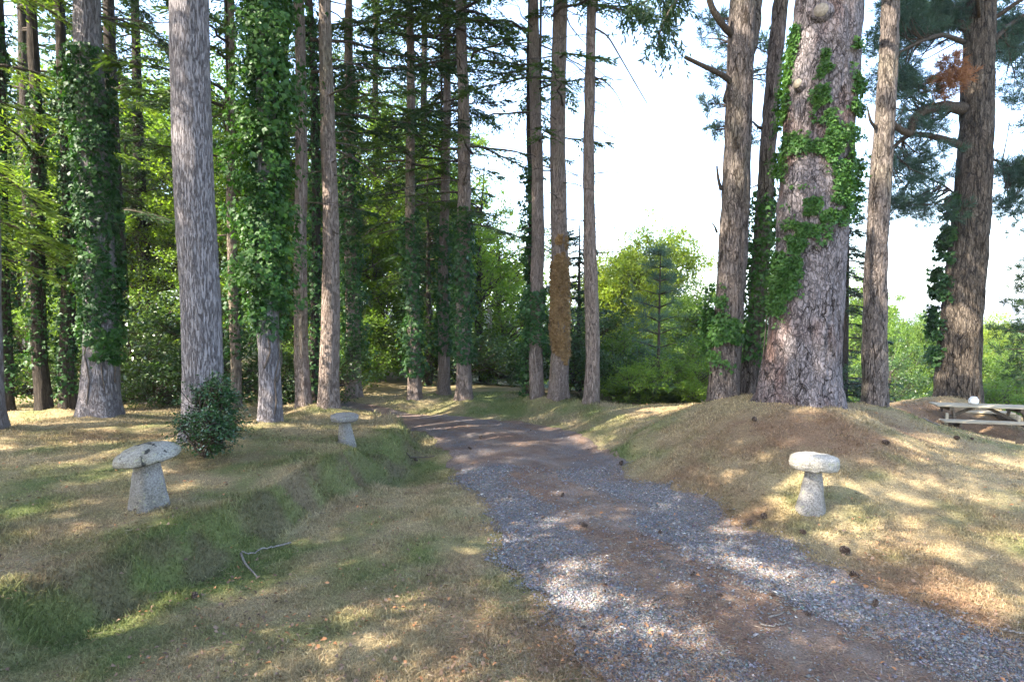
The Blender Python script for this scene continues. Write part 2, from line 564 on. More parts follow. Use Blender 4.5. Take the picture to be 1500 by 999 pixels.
# ------------------------------------------------------------------ trees
def cone_crown(seed, z0, z1, rmax, nbr, low=.35, dens=1.0, droop=.35, fl=.13, fw=.03, p=.75):
    """needled sprays and limbs of a conifer, trunk on the z axis"""
    rng = np.random.default_rng(seed)
    lf, lb = MB(), MB()
    lb.tube(np.stack([np.zeros(12), np.zeros(12), np.linspace(z0, z1, 12)], 1), np.linspace(.03, .01, 12), 5, False)
    for b in range(nbr):
        t = rng.random() ** 1.15
        z = z0 + (z1 - z0) * t
        keep = low + (1 - low) * sstep(.0, .25, t)
        if rng.random() > keep:
            continue
        prof = (1 - t) ** p * (.6 + .4 * sstep(0, .2, t))
        Lb = max(.4, rmax * prof * rng.uniform(.65, 1.12))
        az = rng.uniform(0, 2 * math.pi)
        s = np.linspace(0, 1, 9)
        up = rng.uniform(-.05, .25)
        wob = np.cumsum(rng.normal(0, .035, 9)) * Lb
        ca, sa = math.cos(az), math.sin(az)
        zz = z + up * Lb * s - droop * Lb * s ** 2 * rng.uniform(.7, 1.3) + .12 * Lb * s ** 4
        P = np.stack([ca * s * Lb - sa * wob, sa * s * Lb + ca * wob, zz], 1)
        lb.tube(P, np.linspace(.012 + .009 * Lb, .004, 9), 5, False)
        ns = int(Lb / .13 * dens) + 2
        for side in (-1, 1):
            ss = rng.uniform(.18, 1, ns)
            tl = (.16 + .42 * (1 - ss)) * min(1.3, .45 + .28 * Lb) * rng.uniform(.6, 1.3, ns)
            base = np.stack([np.interp(ss, s, P[:, c]) for c in range(3)], 1)
            ang = az + side * rng.uniform(.5, 1.15, ns)
            m = 8
            u = np.linspace(.05, 1, m)
            D = np.stack([np.cos(ang), np.sin(ang), np.zeros(ns)], 1)
            dr = rng.uniform(.15, .65, ns)
            pts = base[:, None] + D[:, None] * (u[None, :, None] * tl[:, None, None])
            pts[:, :, 2] -= dr[:, None] * tl[:, None] * u[None] ** 1.6
            pts = pts.reshape(-1, 3)
            n = len(pts)
            Dm = np.repeat(D, m, 0)
            Dm[:, 2] -= np.repeat(dr, m)
            alt = np.where(np.arange(n) % 2 == 0, 1, -1) * rng.uniform(.2, .95, n)
            S = np.stack([-Dm[:, 1], Dm[:, 0], np.zeros(n)], 1)
            U = unit(Dm + S * alt[:, None] + rng.normal(0, .15, (n, 3)))
            V = unit(np.cross(U, np.array([0, 0, 1.0]) + rng.normal(0, .45, (n, 3))))
            lf.kites(pts, U, V, fl * rng.uniform(.6, 1.25, n), fw * rng.uniform(.8, 1.3, n), .1)
    return lf, lb


def leafy(seed, Ht, zlo, rad, K, nleaf, ls, sig=.42, top=1.0, trunk=None, asym=.2, flat=.7):
    """clumped broadleaf crown with limbs; returns leaves, limbs"""
    rng = np.random.default_rng(seed)
    lf, lb = MB(), MB()
    zc, hz = (zlo + Ht) / 2, (Ht - zlo) / 2
    lb.tube(np.stack([np.zeros(12), np.zeros(12), np.linspace(.1 * Ht, Ht * .8, 12)], 1), np.linspace(.02, .01, 12), 5, False)
    off = rng.normal(0, asym, 2) * rad
    tp = []
    while len(tp) < K:
        v = rand_unit(rng, 1)[0] * rng.random() ** .42
        q = np.array([v[0] * rad + off[0] * max(0, v[2] + .5), v[1] * rad + off[1] * max(0, v[2] + .5), zc + v[2] * hz])
        if noise3(q[0] * .55 / max(rad, 1) * 3, q[1] * .55 / max(rad, 1) * 3, q[2] * .5, seed) > .34:
            tp.append(q)
    tp = np.array(tp)
    for q in tp:
        hd = math.hypot(q[0], q[1])
        za = max(.12 * Ht, min(q[2] - .55 * hd - .2, Ht * .8))
        a = np.array([0, 0, za])
        m = (a + q) / 2 + np.array([0, 0, -.12 * hd]) + rng.normal(0, .1 * (hd + .3), 3) * .5
        s = np.linspace(0, 1, 7)[:, None]
        P = (1 - s) ** 2 * a + 2 * s * (1 - s) * m + s ** 2 * q
        P[1:-1] += rng.normal(0, .025 * (hd + .4), (5, 3))
        lb.tube(P, np.linspace(.012 + .012 * hd, .006, 7), 5, False)
        n = max(8, int(nleaf / K * rng.uniform(.6, 1.4)))
        sg = sig * rng.uniform(.7, 1.3)
        nsub = 6
        sub = q + rng.normal(0, sg * .8, (nsub, 3)) * np.array([1, 1, flat])
        for c in sub:
            lb.tube(np.array([P[-2], (P[-2] + c) / 2 + rng.normal(0, .04, 3), c]), [.008, .005, .003], 4, False)
        c = sub[rng.integers(0, nsub, n)]
        pts = c + rng.normal(0, sg * .38, (n, 3)) * np.array([1, 1, flat])
        U = unit(rng.normal(0, 1, (n, 3)) * np.array([1, 1, .55]) + np.array([0, 0, -.25]) + unit(pts - np.array([0, 0, zc])) * .5)
        Nn = unit(rng.normal(0, .8, (n, 3)) + np.array([0, 0, .75]) + unit(pts - np.array([0, 0, zc])) * .5)
        V = unit(np.cross(Nn, U))
        lf.kites(pts, U, V, ls * rng.uniform(.6, 1.3, n), ls * .62 * rng.uniform(.7, 1.2, n), .18)
    return lf, lb


def pine_clumps(seed, centers, rads, ntuft, nneed=22, nl=.13, nw=.010):
    rng = np.random.default_rng(seed)
    lf = MB()
    for c, r in zip(centers, rads):
        n = max(3, int(ntuft * (r / .5) ** 2))
        tc = c + rand_unit(rng, n) * (rng.random((n, 1)) ** .5) * r * np.array([1, 1, .6])
        D = unit(tc - c + np.array([0, 0, .25 * r]) + rng.normal(0, .25 * r, (n, 3)))
        P = np.repeat(tc, nneed, 0)
        DD = np.repeat(D, nneed, 0)
        m = len(P)
        U = unit(DD * .8 + rand_unit(rng, m) * .75)
        lf.kites(P + DD * rng.uniform(-.06, .05, (m, 1)), U, perp(rng, U), nl * rng.uniform(.7, 1.2, m), nw, .0)
    return lf


CROWN_CACHE = {}


def conifer_meshes(key, **kw):
    if key not in CROWN_CACHE:
        mat = kw.pop('mat')
        lf, lb = cone_crown(**kw)
        CROWN_CACHE[key] = (lf.mesh('crown', mat), lb.mesh('limb', LIMB, True))
    return CROWN_CACHE[key]


class Tree:
    """trunk seen at base pixel (bx, by), wb pixels wide; at picture row ty its middle is at tx, wt wide"""

    def __init__(s, label, bx, by, wb, tx, wt, ty=0, total=22, mat=None, seed=1, kind='conifer_tree', cat='tree', group=None,
                 flare=.6, wob=.035, rough=.017, rfreq=16, rz=2.2, sides=32, mound=None, disp='furrow', bend=None, depth=None, base_w_row=None):
        p = hit(bx, by) if depth is None else at_d(bx, by, depth)
        if depth is not None:
            p[2] = H0(p[0], p[1])
        cx_ = 1 / math.sqrt(1 + ((bx - CX) / F) ** 2)
        r0 = wb / F * p[1] / 2 * cx_
        d = p[1] + r0 * .8
        s.base = np.array([p[0] * d / p[1], d, 0])
        s.base[2] = float(H0(s.base[0], s.base[1]))
        s.d, s.r0 = d, r0
        q = at_d(tx, ty, d)
        s.ztop = q[2] - s.base[2]
        rt = wt / F * d / 2 * cx_
        s.lean = (q[0] - s.base[0]) / s.ztop
        s.total = total
        s.kz = [-.5, .6, s.ztop, total]
        s.kr = [r0, r0, rt, .03]
        s.wob, s.seed = wob, seed
        s.bend = bend
        s.root = empty(kind, s.base, label, cat, group)
        rng = np.random.default_rng(seed)
        s.rng = rng
        if mound is None:
            mound = .10
        if mound:
            MOUNDS.append((s.base[0], s.base[1], r0 * 2.4 + .12, mound))
        zz = np.concatenate([np.arange(-.35, .8, .05), np.arange(.8, s.ztop + 1.2, .07), np.linspace(s.ztop + 1.3, total, 26)])
        th = np.arange(sides) * 2 * math.pi / sides
        ph = rng.uniform(0, 6.28, 3)
        rr = s.rad(zz)[:, None] * np.ones(sides)[None]
        fl = flare * np.exp(-np.maximum(zz + .05, 0) / (.16 + r0 * .55))[:, None]
        rr = rr * (1 + fl * (1 + .35 * np.cos(5 * th + ph[0]) + .3 * np.cos(3 * th + ph[1])))
        c = s.cen(zz)
        X = np.cos(th)[None] * s.rad(zz)[:, None]
        Y = np.sin(th)[None] * s.rad(zz)[:, None]
        Z = zz[:, None] * np.ones(sides)[None]
        if disp == 'furrow':
            nz = fbm(X * rfreq, Y * rfreq, Z * rz, seed, 2) - .5
            rr = rr + rough * nz * 2
        else:
            nz = np.abs(fbm(X * rfreq, Y * rfreq, Z * rz, seed, 2) - .5)
            rr = rr + rough * (np.minimum(nz * 6, 1) - .7) + rough * .8 * (fbm(X * 25, Y * 25, Z * 9, seed + 3, 2) - .5)
        rr = rr + s.rad(zz)[:, None] * .10 * (fbm(X * 2.5, Y * 2.5, Z * .7, seed + 7, 2) - .5)
        V = np.stack([c[:, 0:1] + np.cos(th)[None] * rr, c[:, 1:2] + np.sin(th)[None] * rr, Z], -1)
        n = len(zz)
        i, j = np.meshgrid(np.arange(n - 1), np.arange(sides), indexing='ij')
        a, b = i * sides + j, i * sides + (j + 1) % sides
        mb = MB().add(V.reshape(-1, 3), np.stack([a, b, b + sides, a + sides], -1).reshape(-1, 4))
        s.trunk = mb.build('trunk', mat or FIR, s.root, True)

    def rad(s, z):
        return np.interp(z, s.kz, s.kr)

    def cen(s, z):
        z = np.asarray(z, float)
        zz = np.maximum(z, 0)
        x = s.lean * zz + s.wob * np.sin(zz * .8 + s.seed) * np.minimum(zz, 1)
        y = s.wob * np.cos(zz * .6 + s.seed * 2) * np.minimum(zz, 1)
        if s.bend is not None:
            x = x + np.interp(zz, *s.bend)
        return np.stack([x, y, z], -1)

    def crown(s, key, rz=0.0, scale=1.0, **kw):
        lf, lb = conifer_meshes(key, **kw) if kw else CROWN_CACHE[key]
        for nm, me in (('crown', lf), ('limb', lb)):
            link_mesh(nm, me, s.root, (0, 0, 0), (0, math.atan(s.lean), rz), scale)
        return s

    def dead(s, n, z0, z1, L=(.4, 1.6), r=.011, up=(-.25, .15), az=None, fork=3):
        rng = s.rng
        for k in range(n):
            z = rng.uniform(z0, z1)
            a = rng.uniform(0, 6.283) if az is None else rng.uniform(*az)
            ln = rng.uniform(*L) * rng.uniform(.5, 1)
            c = s.cen(z)
            rr = float(s.rad(z))
            t = np.linspace(0, 1, 8)
            D = np.array([math.cos(a), math.sin(a), rng.uniform(*up)])
            P = c + D * (rr * .85 + ln * t[:, None])
            P[:, 2] -= rng.uniform(.0, .25) * ln * t ** 2
            P[2:] += np.cumsum(rng.normal(0, .02 * ln, (6, 3)), 0)
            mb = MB().tube(P, np.linspace(r * (.6 + .5 * ln), .003, 8), 5)
            for f in range(rng.integers(1, fork + 1)):
                i = rng.integers(2, 7)
                e = unit(D + rand_unit(rng, 1)[0] * .9) * ln * rng.uniform(.15, .4)
                mb.tube(np.array([P[i], P[i] + e * .5 + rng.normal(0, .02, 3), P[i] + e + np.array([0, 0, -.04])]), [.006, .004, .002], 4)
            mb.build('dead_branch', TWIG, s.root, True)
        return s

    def ivy(s, z0, z1, dens=700, bulge=.12, ls=.065, thr=.3, mat=None, fade=.4, name='ivy', seed=0, az=None, fray=.0):
        rng = np.random.default_rng(s.seed * 31 + seed)
        zz = np.linspace(z0, z1, 40)
        area = np.trapz(2 * math.pi * (s.rad(zz) + bulge * .5), zz)
        n = int(area * dens)
        z = rng.uniform(z0, z1, n)
        th = rng.uniform(0, 6.283, n) if az is None else rng.normal(az[0], az[1], n)
        r = s.rad(z)
        nz = fbm(np.cos(th) * r * 4 + 5, np.sin(th) * r * 4, z * 1.6, s.seed + seed, 3)
        edge = np.minimum((z - z0) / fade, (z1 - z) / fade)
        ok = nz > thr + .32 * np.clip(1 - edge, 0, 1)
        z, th, r, nz = z[ok], th[ok], r[ok], nz[ok]
        n = len(z)
        cl = fbm(np.cos(th) * r * 6, np.sin(th) * r * 6, z * (3.5 if bulge < .3 else 1.9), s.seed + seed + 50, 2)
        off = r + .01 + bulge * (.15 + .85 * rng.random(n)) * sstep(.32, .68, cl) * 1.7
        if fray:
            off = off + (rng.random(n) < .12) * rng.random(n) * fray
        O = np.stack([np.cos(th), np.sin(th), np.zeros(n)], 1)
        c = s.cen(z)
        P = c + O * off[:, None]
        U = unit(np.array([0, 0, -.75]) + O * .35 + rng.normal(0, .55, (n, 3)))
        Nn = unit(O + np.array([0, 0, .45]) + rng.normal(0, .45, (n, 3)))
        V = unit(np.cross(Nn, U))
        sz = ls * np.clip(np.exp(rng.normal(-.05, .34, n)), .4, 1.8)
        mb = MB().lobed(P, U, V, sz, sz * rng.uniform(.8, 1.15, n))
        mb.build(name, mat or L_IVY, s.root)
        return s

    def surf(s, px, py):
        """where the sight line through a picture point meets the trunk: side offset k, height, axis, radius, outward direction, overshoot"""
        px, py = np.asarray(px, float), np.asarray(py, float)
        x, y, z = ray(px, py)
        hz = np.hypot(x, y)
        al = np.arctan2(x, y)
        zz = np.full(px.shape, 2.0)
        for _ in range(4):
            c = s.cen(zz)
            r = s.rad(zz)
            ax_, ay_ = s.base[0] + c[:, 0], s.base[1] + c[:, 1]
            D, ph = np.hypot(ax_, ay_), np.arctan2(ax_, ay_)
            k = D * np.sin(al - ph) / r
            kk = np.clip(k, -1, 1)
            zz = EYE + z / hz * (D * np.cos(al - ph) - r * np.sqrt(1 - kk * kk)) - s.base[2]
        w = np.sqrt(1 - kk * kk)
        O = np.stack([np.cos(ph) * kk - np.sin(ph) * w, -np.sin(ph) * kk - np.cos(ph) * w, 0 * kk], 1)
        return k, zz, c, r, O, np.maximum(np.abs(k) - 1, 0)

    def ivy_paths(s, paths, ls=.06, dens=1.0, mat=None, bulge=.06, seed=0):
        """patches of ivy following strips on the side of the trunk facing the drive: [(px, py, halfwidth px), ...]"""
        rng = np.random.default_rng(s.seed * 17 + seed)
        P = []
        mb = MB()
        st = MB()
        for path in paths:
            path = np.array(path, float)
            seg = np.hypot(*np.diff(path[:, :2], axis=0).T)
            cum = np.concatenate([[0], np.cumsum(seg)])
            n = int(sum(seg * (path[:-1, 2] + path[1:, 2]) / 2) * dens)
            u = rng.uniform(0, cum[-1], n)
            q = np.stack([np.interp(u, cum, path[:, k]) for k in range(3)], 1)
            q[:, :2] += np.clip(rng.normal(0, .55, (n, 2)), -1.4, 1.4) * q[:, 2:3]
            k, z, c, r, O, ex = s.surf(q[:, 0], q[:, 1])
            ok = (np.abs(k) < 1.6) & (fbm(k * r * 6, z * 6, 0, s.seed, 3) > .44)
            z, c, r, O, ex = z[ok], c[ok], r[ok], O[ok], ex[ok]
            n = len(z)
            Pp = c + O * (r * 1.02 + ex * r + .012 + bulge * rng.random(n) ** 1.3)[:, None]
            U = unit(np.array([0, 0, -.7]) + O * .3 + rng.normal(0, .6, (n, 3)))
            Nn = unit(O + np.array([0, 0, .5]) + rng.normal(0, .4, (n, 3)))
            V = unit(np.cross(Nn, U))
            sz = ls * np.clip(np.exp(rng.normal(-.05, .3, n)), .45, 1.7)
            mb.lobed(Pp, U, V, sz, sz * rng.uniform(.8, 1.15, n))
        mb.build('ivy', mat or L_IVYB, s.root)
        return s

    def stem(s, pts, name='ivy_stem', r=.012, mat=None):
        """bare creeper stem along picture points, lying on the trunk's front"""
        k, z, c, rr, O, ex = s.surf(*np.array(pts, float).T)
        Q = c + O * (rr * 1.03 + r)[:, None]
        Q = np.array(Q)
        u = np.linspace(0, len(Q) - 1, len(Q) * 4)
        P = np.stack([np.interp(u, np.arange(len(Q)), Q[:, k]) for k in range(3)], 1)
        MB().tube(P, np.linspace(r, r * .5, len(P)), 6).build(name, mat or TWIG, s.root, True)
        return s

    def limb(s, pts, r0, r1, name='limb', mat=None, k=10, sub=3):
        """a limb through picture points (px, py, depth offset) starting on the trunk"""
        Q = np.array([at_d(a, b, s.d + dd) - s.base for a, b, dd in pts])
        u = np.linspace(0, len(Q) - 1, (len(Q) - 1) * 5 + 1)
        P = np.stack([np.interp(u, np.arange(len(Q)), Q[:, c]) for c in range(3)], 1)
        for _ in range(2):
            P[1:-1] = (P[:-2] + 2 * P[1:-1] + P[2:]) / 4
        rr = np.linspace(r0, r1, len(P)) * (1 + s.rng.normal(0, .05, len(P)))
        MB().tube(P, rr, k).build(name, mat or LIMB, s.root, True)
        return P

# ------------------------------------------------------------------ the trees of the picture
FIRC = dict(mat=N_FIR, seed=21, z0=3.9, z1=24, rmax=3.0, nbr=125, low=.5, dens=1.25, fw=.034)
conifer_meshes('fir_low', **dict(FIRC))
conifer_meshes('fir_low2', **dict(FIRC, seed=22, z0=4.8, z1=22, rmax=2.7, nbr=85))
conifer_meshes('fir_high', **dict(FIRC, seed=23, z0=8.5, z1=26, rmax=3.4, nbr=85, low=.6))
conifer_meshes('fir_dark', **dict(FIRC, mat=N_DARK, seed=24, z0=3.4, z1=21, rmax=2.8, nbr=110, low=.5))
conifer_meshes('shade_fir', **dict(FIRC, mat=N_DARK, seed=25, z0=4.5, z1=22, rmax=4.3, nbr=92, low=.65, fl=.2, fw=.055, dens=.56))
conifer_meshes('hemlock', **dict(FIRC, mat=N_BRIGHT, seed=26, z0=2.4, z1=15, rmax=3.2, nbr=95, low=.8, droop=.5))

# -- left of the drive
t = Tree('fir trunk cut by the left edge of the photo, only its flared grey foot showing', -14, 642, 46, -30, 44, seed=2, total=20, kind='fir_tree')
t.crown('fir_high', 1.0)
t = Tree('almost black ivy trunk standing second from the left edge of the photo', 10, 612, 24, -4, 18, seed=3, total=18, mat=DARK, kind='fir_tree')
t.ivy(.4, 7, 500, .10, .06, .25, L_IVY)
t.crown('fir_high', .4)
t = Tree('dark ivy trunk in front of bright leaves, left of the big ivy-sleeved fir', 66, 611, 25, 44, 16, seed=4, total=19, mat=DARK, kind='fir_tree')
t.ivy(.8, 6, 420, .08, .06, .34, L_IVY).dead(8, 2.5, 7, (.5, 1.4))
t.crown('fir_high', 2.2)
t = Tree('dark ivy trunk close beside the left flank of the big ivy-sleeved fir', 101, 609, 25, 90, 15, seed=5, total=19, mat=DARK, kind='fir_tree')
t.ivy(.3, 6.5, 500, .09, .06, .3, L_IVY)
t.crown('fir_high', 3.2)
t = Tree('thick fir with ivy from above its grey foot to its bare pinkish top', 146, 622, 58, 133, 40, seed=6, total=24, mat=FIR, kind='fir_tree', flare=.55, mound=.14, sides=48)
t.ivy(1.25, 5.7, 1300, .075, .062, .27, L_IVY, fray=.12, fade=.8).dead(9, 5.2, 8, (.6, 1.6), az=(-1.2, 1.0))
t.ivy(.7, 1.7, 500, .06, .07, .34, L_IVYB, az=(-.5, .4), seed=3)
t.crown('fir_high', .7)
for a in ([(150, 618), (154, 580), (148, 540), (152, 500), (146, 470)], [(128, 600), (132, 555), (126, 520), (130, 480)], [(166, 560), (168, 520), (164, 490)]):
    t.stem(a, r=.011)
t = Tree('stoutest bare grey fir trunk, rising from the holly bush by the mushroom stone', 297, 656, 63, 281, 57, seed=7, total=25, mat=FIR, kind='fir_tree', flare=.5, sides=56, mound=.12, rough=.014, rfreq=20)
t.crown('fir_high', 2.9)
t = Tree('thin brown trunk between the stout grey fir and the ivy column', 346, 606, 16, 335, 10, seed=8, total=18, mat=FIRB, kind='fir_tree')
t.ivy(1.0, 3.0, 420, .08, .06, .3, L_IVY).dead(8, 3, 8)
t.crown('fir_low', 4.2)
t = Tree('bushy column of ivy hiding all but the grey foot of its trunk', 396, 627, 34, 386, 26, seed=9, total=23, mat=FIR, kind='fir_tree', flare=.3)
t.ivy(1.3, 8.6, 1500, .29, .062, .3, L_IVYB, fray=.28, fade=.7).ivy(1.1, 8.6, 700, .10, .07, .3, L_IVY, seed=4)
for a in ([(398, 624), (404, 590), (402, 555), (408, 520), (404, 490)], [(388, 540), (396, 515), (392, 490)], [(404, 560), (412, 530), (410, 495)]):
    t.stem(a, r=.014)
t.crown('fir_high', 4.4)
t = Tree('slim bare fir trunk standing left of a dark ivy stem and a thicker bare trunk', 446, 610, 22, 436, 15, seed=10, total=21, mat=FIRB, kind='fir_tree', flare=.5)
t.dead(12, 3.5, 8.5, (.2, 1.2)).crown('fir_high', 5.2)
t = Tree('narrow black ivy stem squeezed between two bare brown fir trunks', 464, 605, 14, 456, 9, seed=11, total=17, mat=DARK, kind='fir_tree')
t.ivy(.1, 7, 600, .08, .06, .2, L_IVY).crown('fir_dark', 5.0)
t = Tree('bare brown fir trunk with swollen sunlit foot behind the smaller mushroom stone', 482, 609, 29, 480, 18, seed=12, total=23, mat=FIRB, kind='fir_tree', flare=.5, mound=.12, sides=40)
t.dead(16, 3.0, 8.5, (.4, 2.6), az=(-1.4, .9), r=.012).crown('fir_high', .2)
t = Tree('dark ivy-clad trunk in front of glowing leaves, left of the drive bend', 517, 591, 22, 508, 10, seed=13, total=19, mat=FIRB, kind='fir_tree', depth=14)
t.ivy(.8, 7.6, 620, .16, .075, .2, L_IVY, fray=.2).dead(8, 4, 9).crown('fir_low2', 1.2)

# -- beyond the bend
t = Tree('ivy-sleeved fir at the drive bend, leftmost of three close together', 607, 593, 19, 598, 10, seed=14, total=21, mat=FIRB, kind='fir_tree', depth=13.9)
t.ivy(.6, 4.4, 620, .15, .075, .2, L_IVY, fray=.15).dead(18, 3.4, 9.5, (.5, 2.2)).crown('fir_low', .3)
t = Tree('fir with torn ivy and sunlit foot, middle of three close together', 650, 589, 17, 654, 9, seed=15, total=20, mat=FIRB, kind='fir_tree', depth=14.4)
t.ivy(1.0, 4.2, 520, .13, .075, .26, L_IVY).dead(18, 3.6, 9.5, (.5, 2.0)).crown('fir_dark', 1.8)
t = Tree('fir with thin pale creeper stems over its ivy, rightmost of three close together', 681, 594, 22, 676, 15, seed=16, total=22, mat=FIRB, kind='fir_tree', flare=.6, depth=13.4)
t.ivy(.9, 4.3, 700, .10, .07, .16, L_IVY).dead(22, 4.2, 9.3, (.5, 2.6))
for a in ([(672, 548), (676, 500), (670, 470), (678, 430), (672, 400)], [(690, 460), (680, 430), (686, 400), (676, 370)]):
    t.stem(a, r=.009)
t.crown('fir_low', 2.4)
t = Tree('fir with ivy on its lower part beside a black ivy stem, right of the bend', 787, 594, 21, 784, 14, seed=17, total=22, mat=FIRB, kind='fir_tree', flare=.35, depth=13)
t.ivy(1.0, 2.6, 800, .16, .075, .2, L_IVY).dead(30, 3.3, 9.3, (.5, 2.6)).crown('fir_low2', 3.4)
t = Tree('thin black ivy stem hugging the left side of a bare fir right of the bend', 775, 592, 10, 777, 6, seed=18, total=9, mat=DARK, kind='ivy_clad_tree', depth=13.5)
t.ivy(.1, 5.2, 700, .13, .07, .18, L_IVY)
t = Tree('fir trunk wrapped in withered brown ivy leaves', 818, 598, 28, 820, 20, seed=19, total=24, mat=FIRB, kind='fir_tree', flare=.6, mound=.14, depth=12.7, sides=44)
t.ivy(.7, 3.6, 3400, .018, .042, .33, L_DEAD, az=(-1.85, .7), fade=1.2).dead(16, 3.4, 9, (.5, 2.2)).crown('fir_low2', 5.3)
t = Tree('clean bare fir trunk with spiky dead stubs against open white sky', 866, 600, 22, 864, 13, seed=20, total=22, mat=FIRB, kind='fir_tree', flare=.4, depth=12.2, sides=40)
t.dead(26, 3.0, 8, (.2, 1.5), az=(-.9, .7), r=.009, fork=2).dead(14, 3.2, 8, (.2, .9), az=(2.4, 3.9), r=.008).crown('fir_high', 3.7, scale=.92)
P = t.limb([(868, 40, 0), (890, 52, -.1), (912, 90, -.2), (935, 130, -.3), (948, 152, -.3)], .022, .008, 'dead_branch', TWIG, 6)
P = t.limb([(868, 112, 0), (888, 120, -.1), (905, 140, -.2), (918, 172, -.2)], .016, .005, 'dead_branch', TWIG, 6)
P = t.limb([(868, 255, 0), (890, 252, -.1), (912, 254, -.2), (936, 266, -.2)], .014, .004, 'dead_branch', TWIG, 6)

# -- the big pines on the right-hand mound
tM = Tree('forked grey pine with broken branch stubs, left of the huge ivy-patched pine', 1059, 598, 46, 1091, 38, seed=31, total=21, mat=PINEB, kind='pine_tree', flare=.2, mound=.1, disp='plate', rough=.02, rfreq=7, rz=2, sides=56, depth=9.6)
tM.ivy_paths([[(1052, 425, 10), (1046, 470, 16), (1052, 520, 24)], [(1075, 470, 6), (1072, 525, 12)]], .06, 1.6, L_IVYB, .08)
tM.limb([(1072, 150, .15), (1090, 90, .15), (1102, 40, .1), (1106, -20, .1), (1112, -140, .2)], .15, .11, 'second_stem', PINEB, 20)
tM.limb([(1080, 128, 0), (1058, 110, -.2), (1030, 97, -.3), (1003, 84, -.4)], .05, .028, 'broken_branch', LIMB)
tM.limb([(1082, 60, 0), (1060, 40, -.2), (1042, 12, -.3), (1032, -30, -.4)], .06, .04, 'broken_branch', LIMB)
tM.limb([(1056, 278, 0), (1052, 262, -.1), (1050, 243, -.15)], .03, .014, 'broken_branch', LIMB)
tM.limb([(1050, 340, 0), (1047, 332, -.1), (1042, 325, -.1)], .02, .008, 'broken_branch', LIMB)
tM2 = Tree('leaning slender pine stem with ivy up its foot, between forked and huge pine', 1092, 600, 27, 1146, 22, seed=32, total=19, mat=PINEB, kind='pine_tree', flare=.3, mound=.05, disp='plate', rough=.015, rfreq=8, depth=10.0)
tM2.ivy(.25, 3.6, 800, .09, .062, .3, L_IVYB, fray=.1, fade=.8)
tM2.limb([(1118, 190, 0), (1110, 186, -.1), (1102, 178, -.1)], .03, .012, 'broken_branch', LIMB)
tM2.limb([(1128, 265, 0), (1112, 270, -.15), (1092, 280, -.2)], .02, .007, 'dead_branch', TWIG)
tN = Tree('huge plated pine with ivy patches and two pale sawn knots', 1168, 604, 116, 1216, 100, seed=33, total=24, mat=PINE, kind='pine_tree', flare=.32, mound=.10, disp='plate', rough=.03, rfreq=5.5, rz=1.9, sides=128, wob=.01, depth=8.5)
tN.ivy_paths([
    [(1172, 28, 6), (1158, 90, 7), (1150, 150, 9), (1146, 215, 10), (1142, 260, 11)],
    [(1212, 78, 5), (1208, 110, 9), (1202, 150, 12), (1212, 180, 14), (1222, 205, 12)],
    [(1160, 200, 10), (1180, 215, 16), (1215, 218, 14), (1246, 195, 14), (1256, 150, 8), (1254, 60, 7)],
    [(1236, 215, 22), (1240, 260, 20), (1232, 300, 22)],
    [(1205, 300, 16), (1180, 330, 18), (1160, 360, 20), (1150, 400, 20), (1140, 440, 16), (1134, 470, 10)],
    [(1168, 290, 14), (1200, 300, 22), (1240, 310, 14)], [(1190, 335, 22), (1165, 385, 18), (1150, 425, 14)],
    [(1120, 600, 5), (1124, 606, 5)], [(1212, 604, 8), (1222, 610, 8)]], .047, 1.5, L_IVYB, .03)
for a in ([(1110, 560), (1108, 500), (1116, 460), (1130, 440), (1140, 420)], [(1116, 480), (1124, 430), (1140, 395)], [(1108, 590), (1107, 540)]):
    tN.stem(a, r=.012)
for (kx, ky, kr, kd) in ((1204, 24, 10, .0), (1173, 130, 7, .0)):
    k, z_, c, rr, O, ex = [v_[0] for v_ in tN.surf([kx], [ky])]
    O = O + np.array([0, 0, .12])
    pp = c + O * rr
    kk = kr / F * tN.d
    pp = c + O * rr
    mb = MB().tube(np.array([pp - O * .15, pp - O * .02, pp + O * .035, pp + O * .05]), [kk * 1.7, kk * 1.5, kk * 1.15, kk * 1.0], 18)
    kc = mb.build('knot_collar', PINE, tN.root, True)
    kt = NT('sawn_wood')
    vv = kt.coord((1, 1, 1))
    wv = kt.noise(vv, 30, 4)
    KM = kt.done(kt.principled(kt.ramp(wv.outputs['Fac'], [(.3, (.13, .11, .085)), (.7, (.26, .225, .17))]), .85))
    MB().tube(np.array([pp + O * .04, pp + O * .062]), [kk * .95, kk * .93], 18).build('sawn_knot', KM, kc)
tO = Tree('straight brown pine standing just right of the huge ivy-patched pine', 1281, 603, 40, 1300, 26, seed=34, total=21, mat=PINEB, kind='pine_tree', flare=.25, mound=.12, disp='plate', rough=.018, rfreq=8, sides=48, depth=10.7)
tO.limb([(1284, 190, 0), (1275, 178, -.15), (1272, 165, -.2), (1270, 156, -.2)], .03, .012, 'broken_branch', LIMB)
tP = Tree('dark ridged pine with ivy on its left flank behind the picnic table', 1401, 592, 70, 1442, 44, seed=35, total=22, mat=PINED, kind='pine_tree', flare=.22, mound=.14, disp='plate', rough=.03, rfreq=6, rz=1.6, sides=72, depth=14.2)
tP.ivy_paths([[(1402, 285, 5), (1394, 330, 9), (1384, 380, 12), (1378, 430, 12), (1374, 480, 10), (1374, 530, 7)]], .08, 3.0, L_IVY, .14)
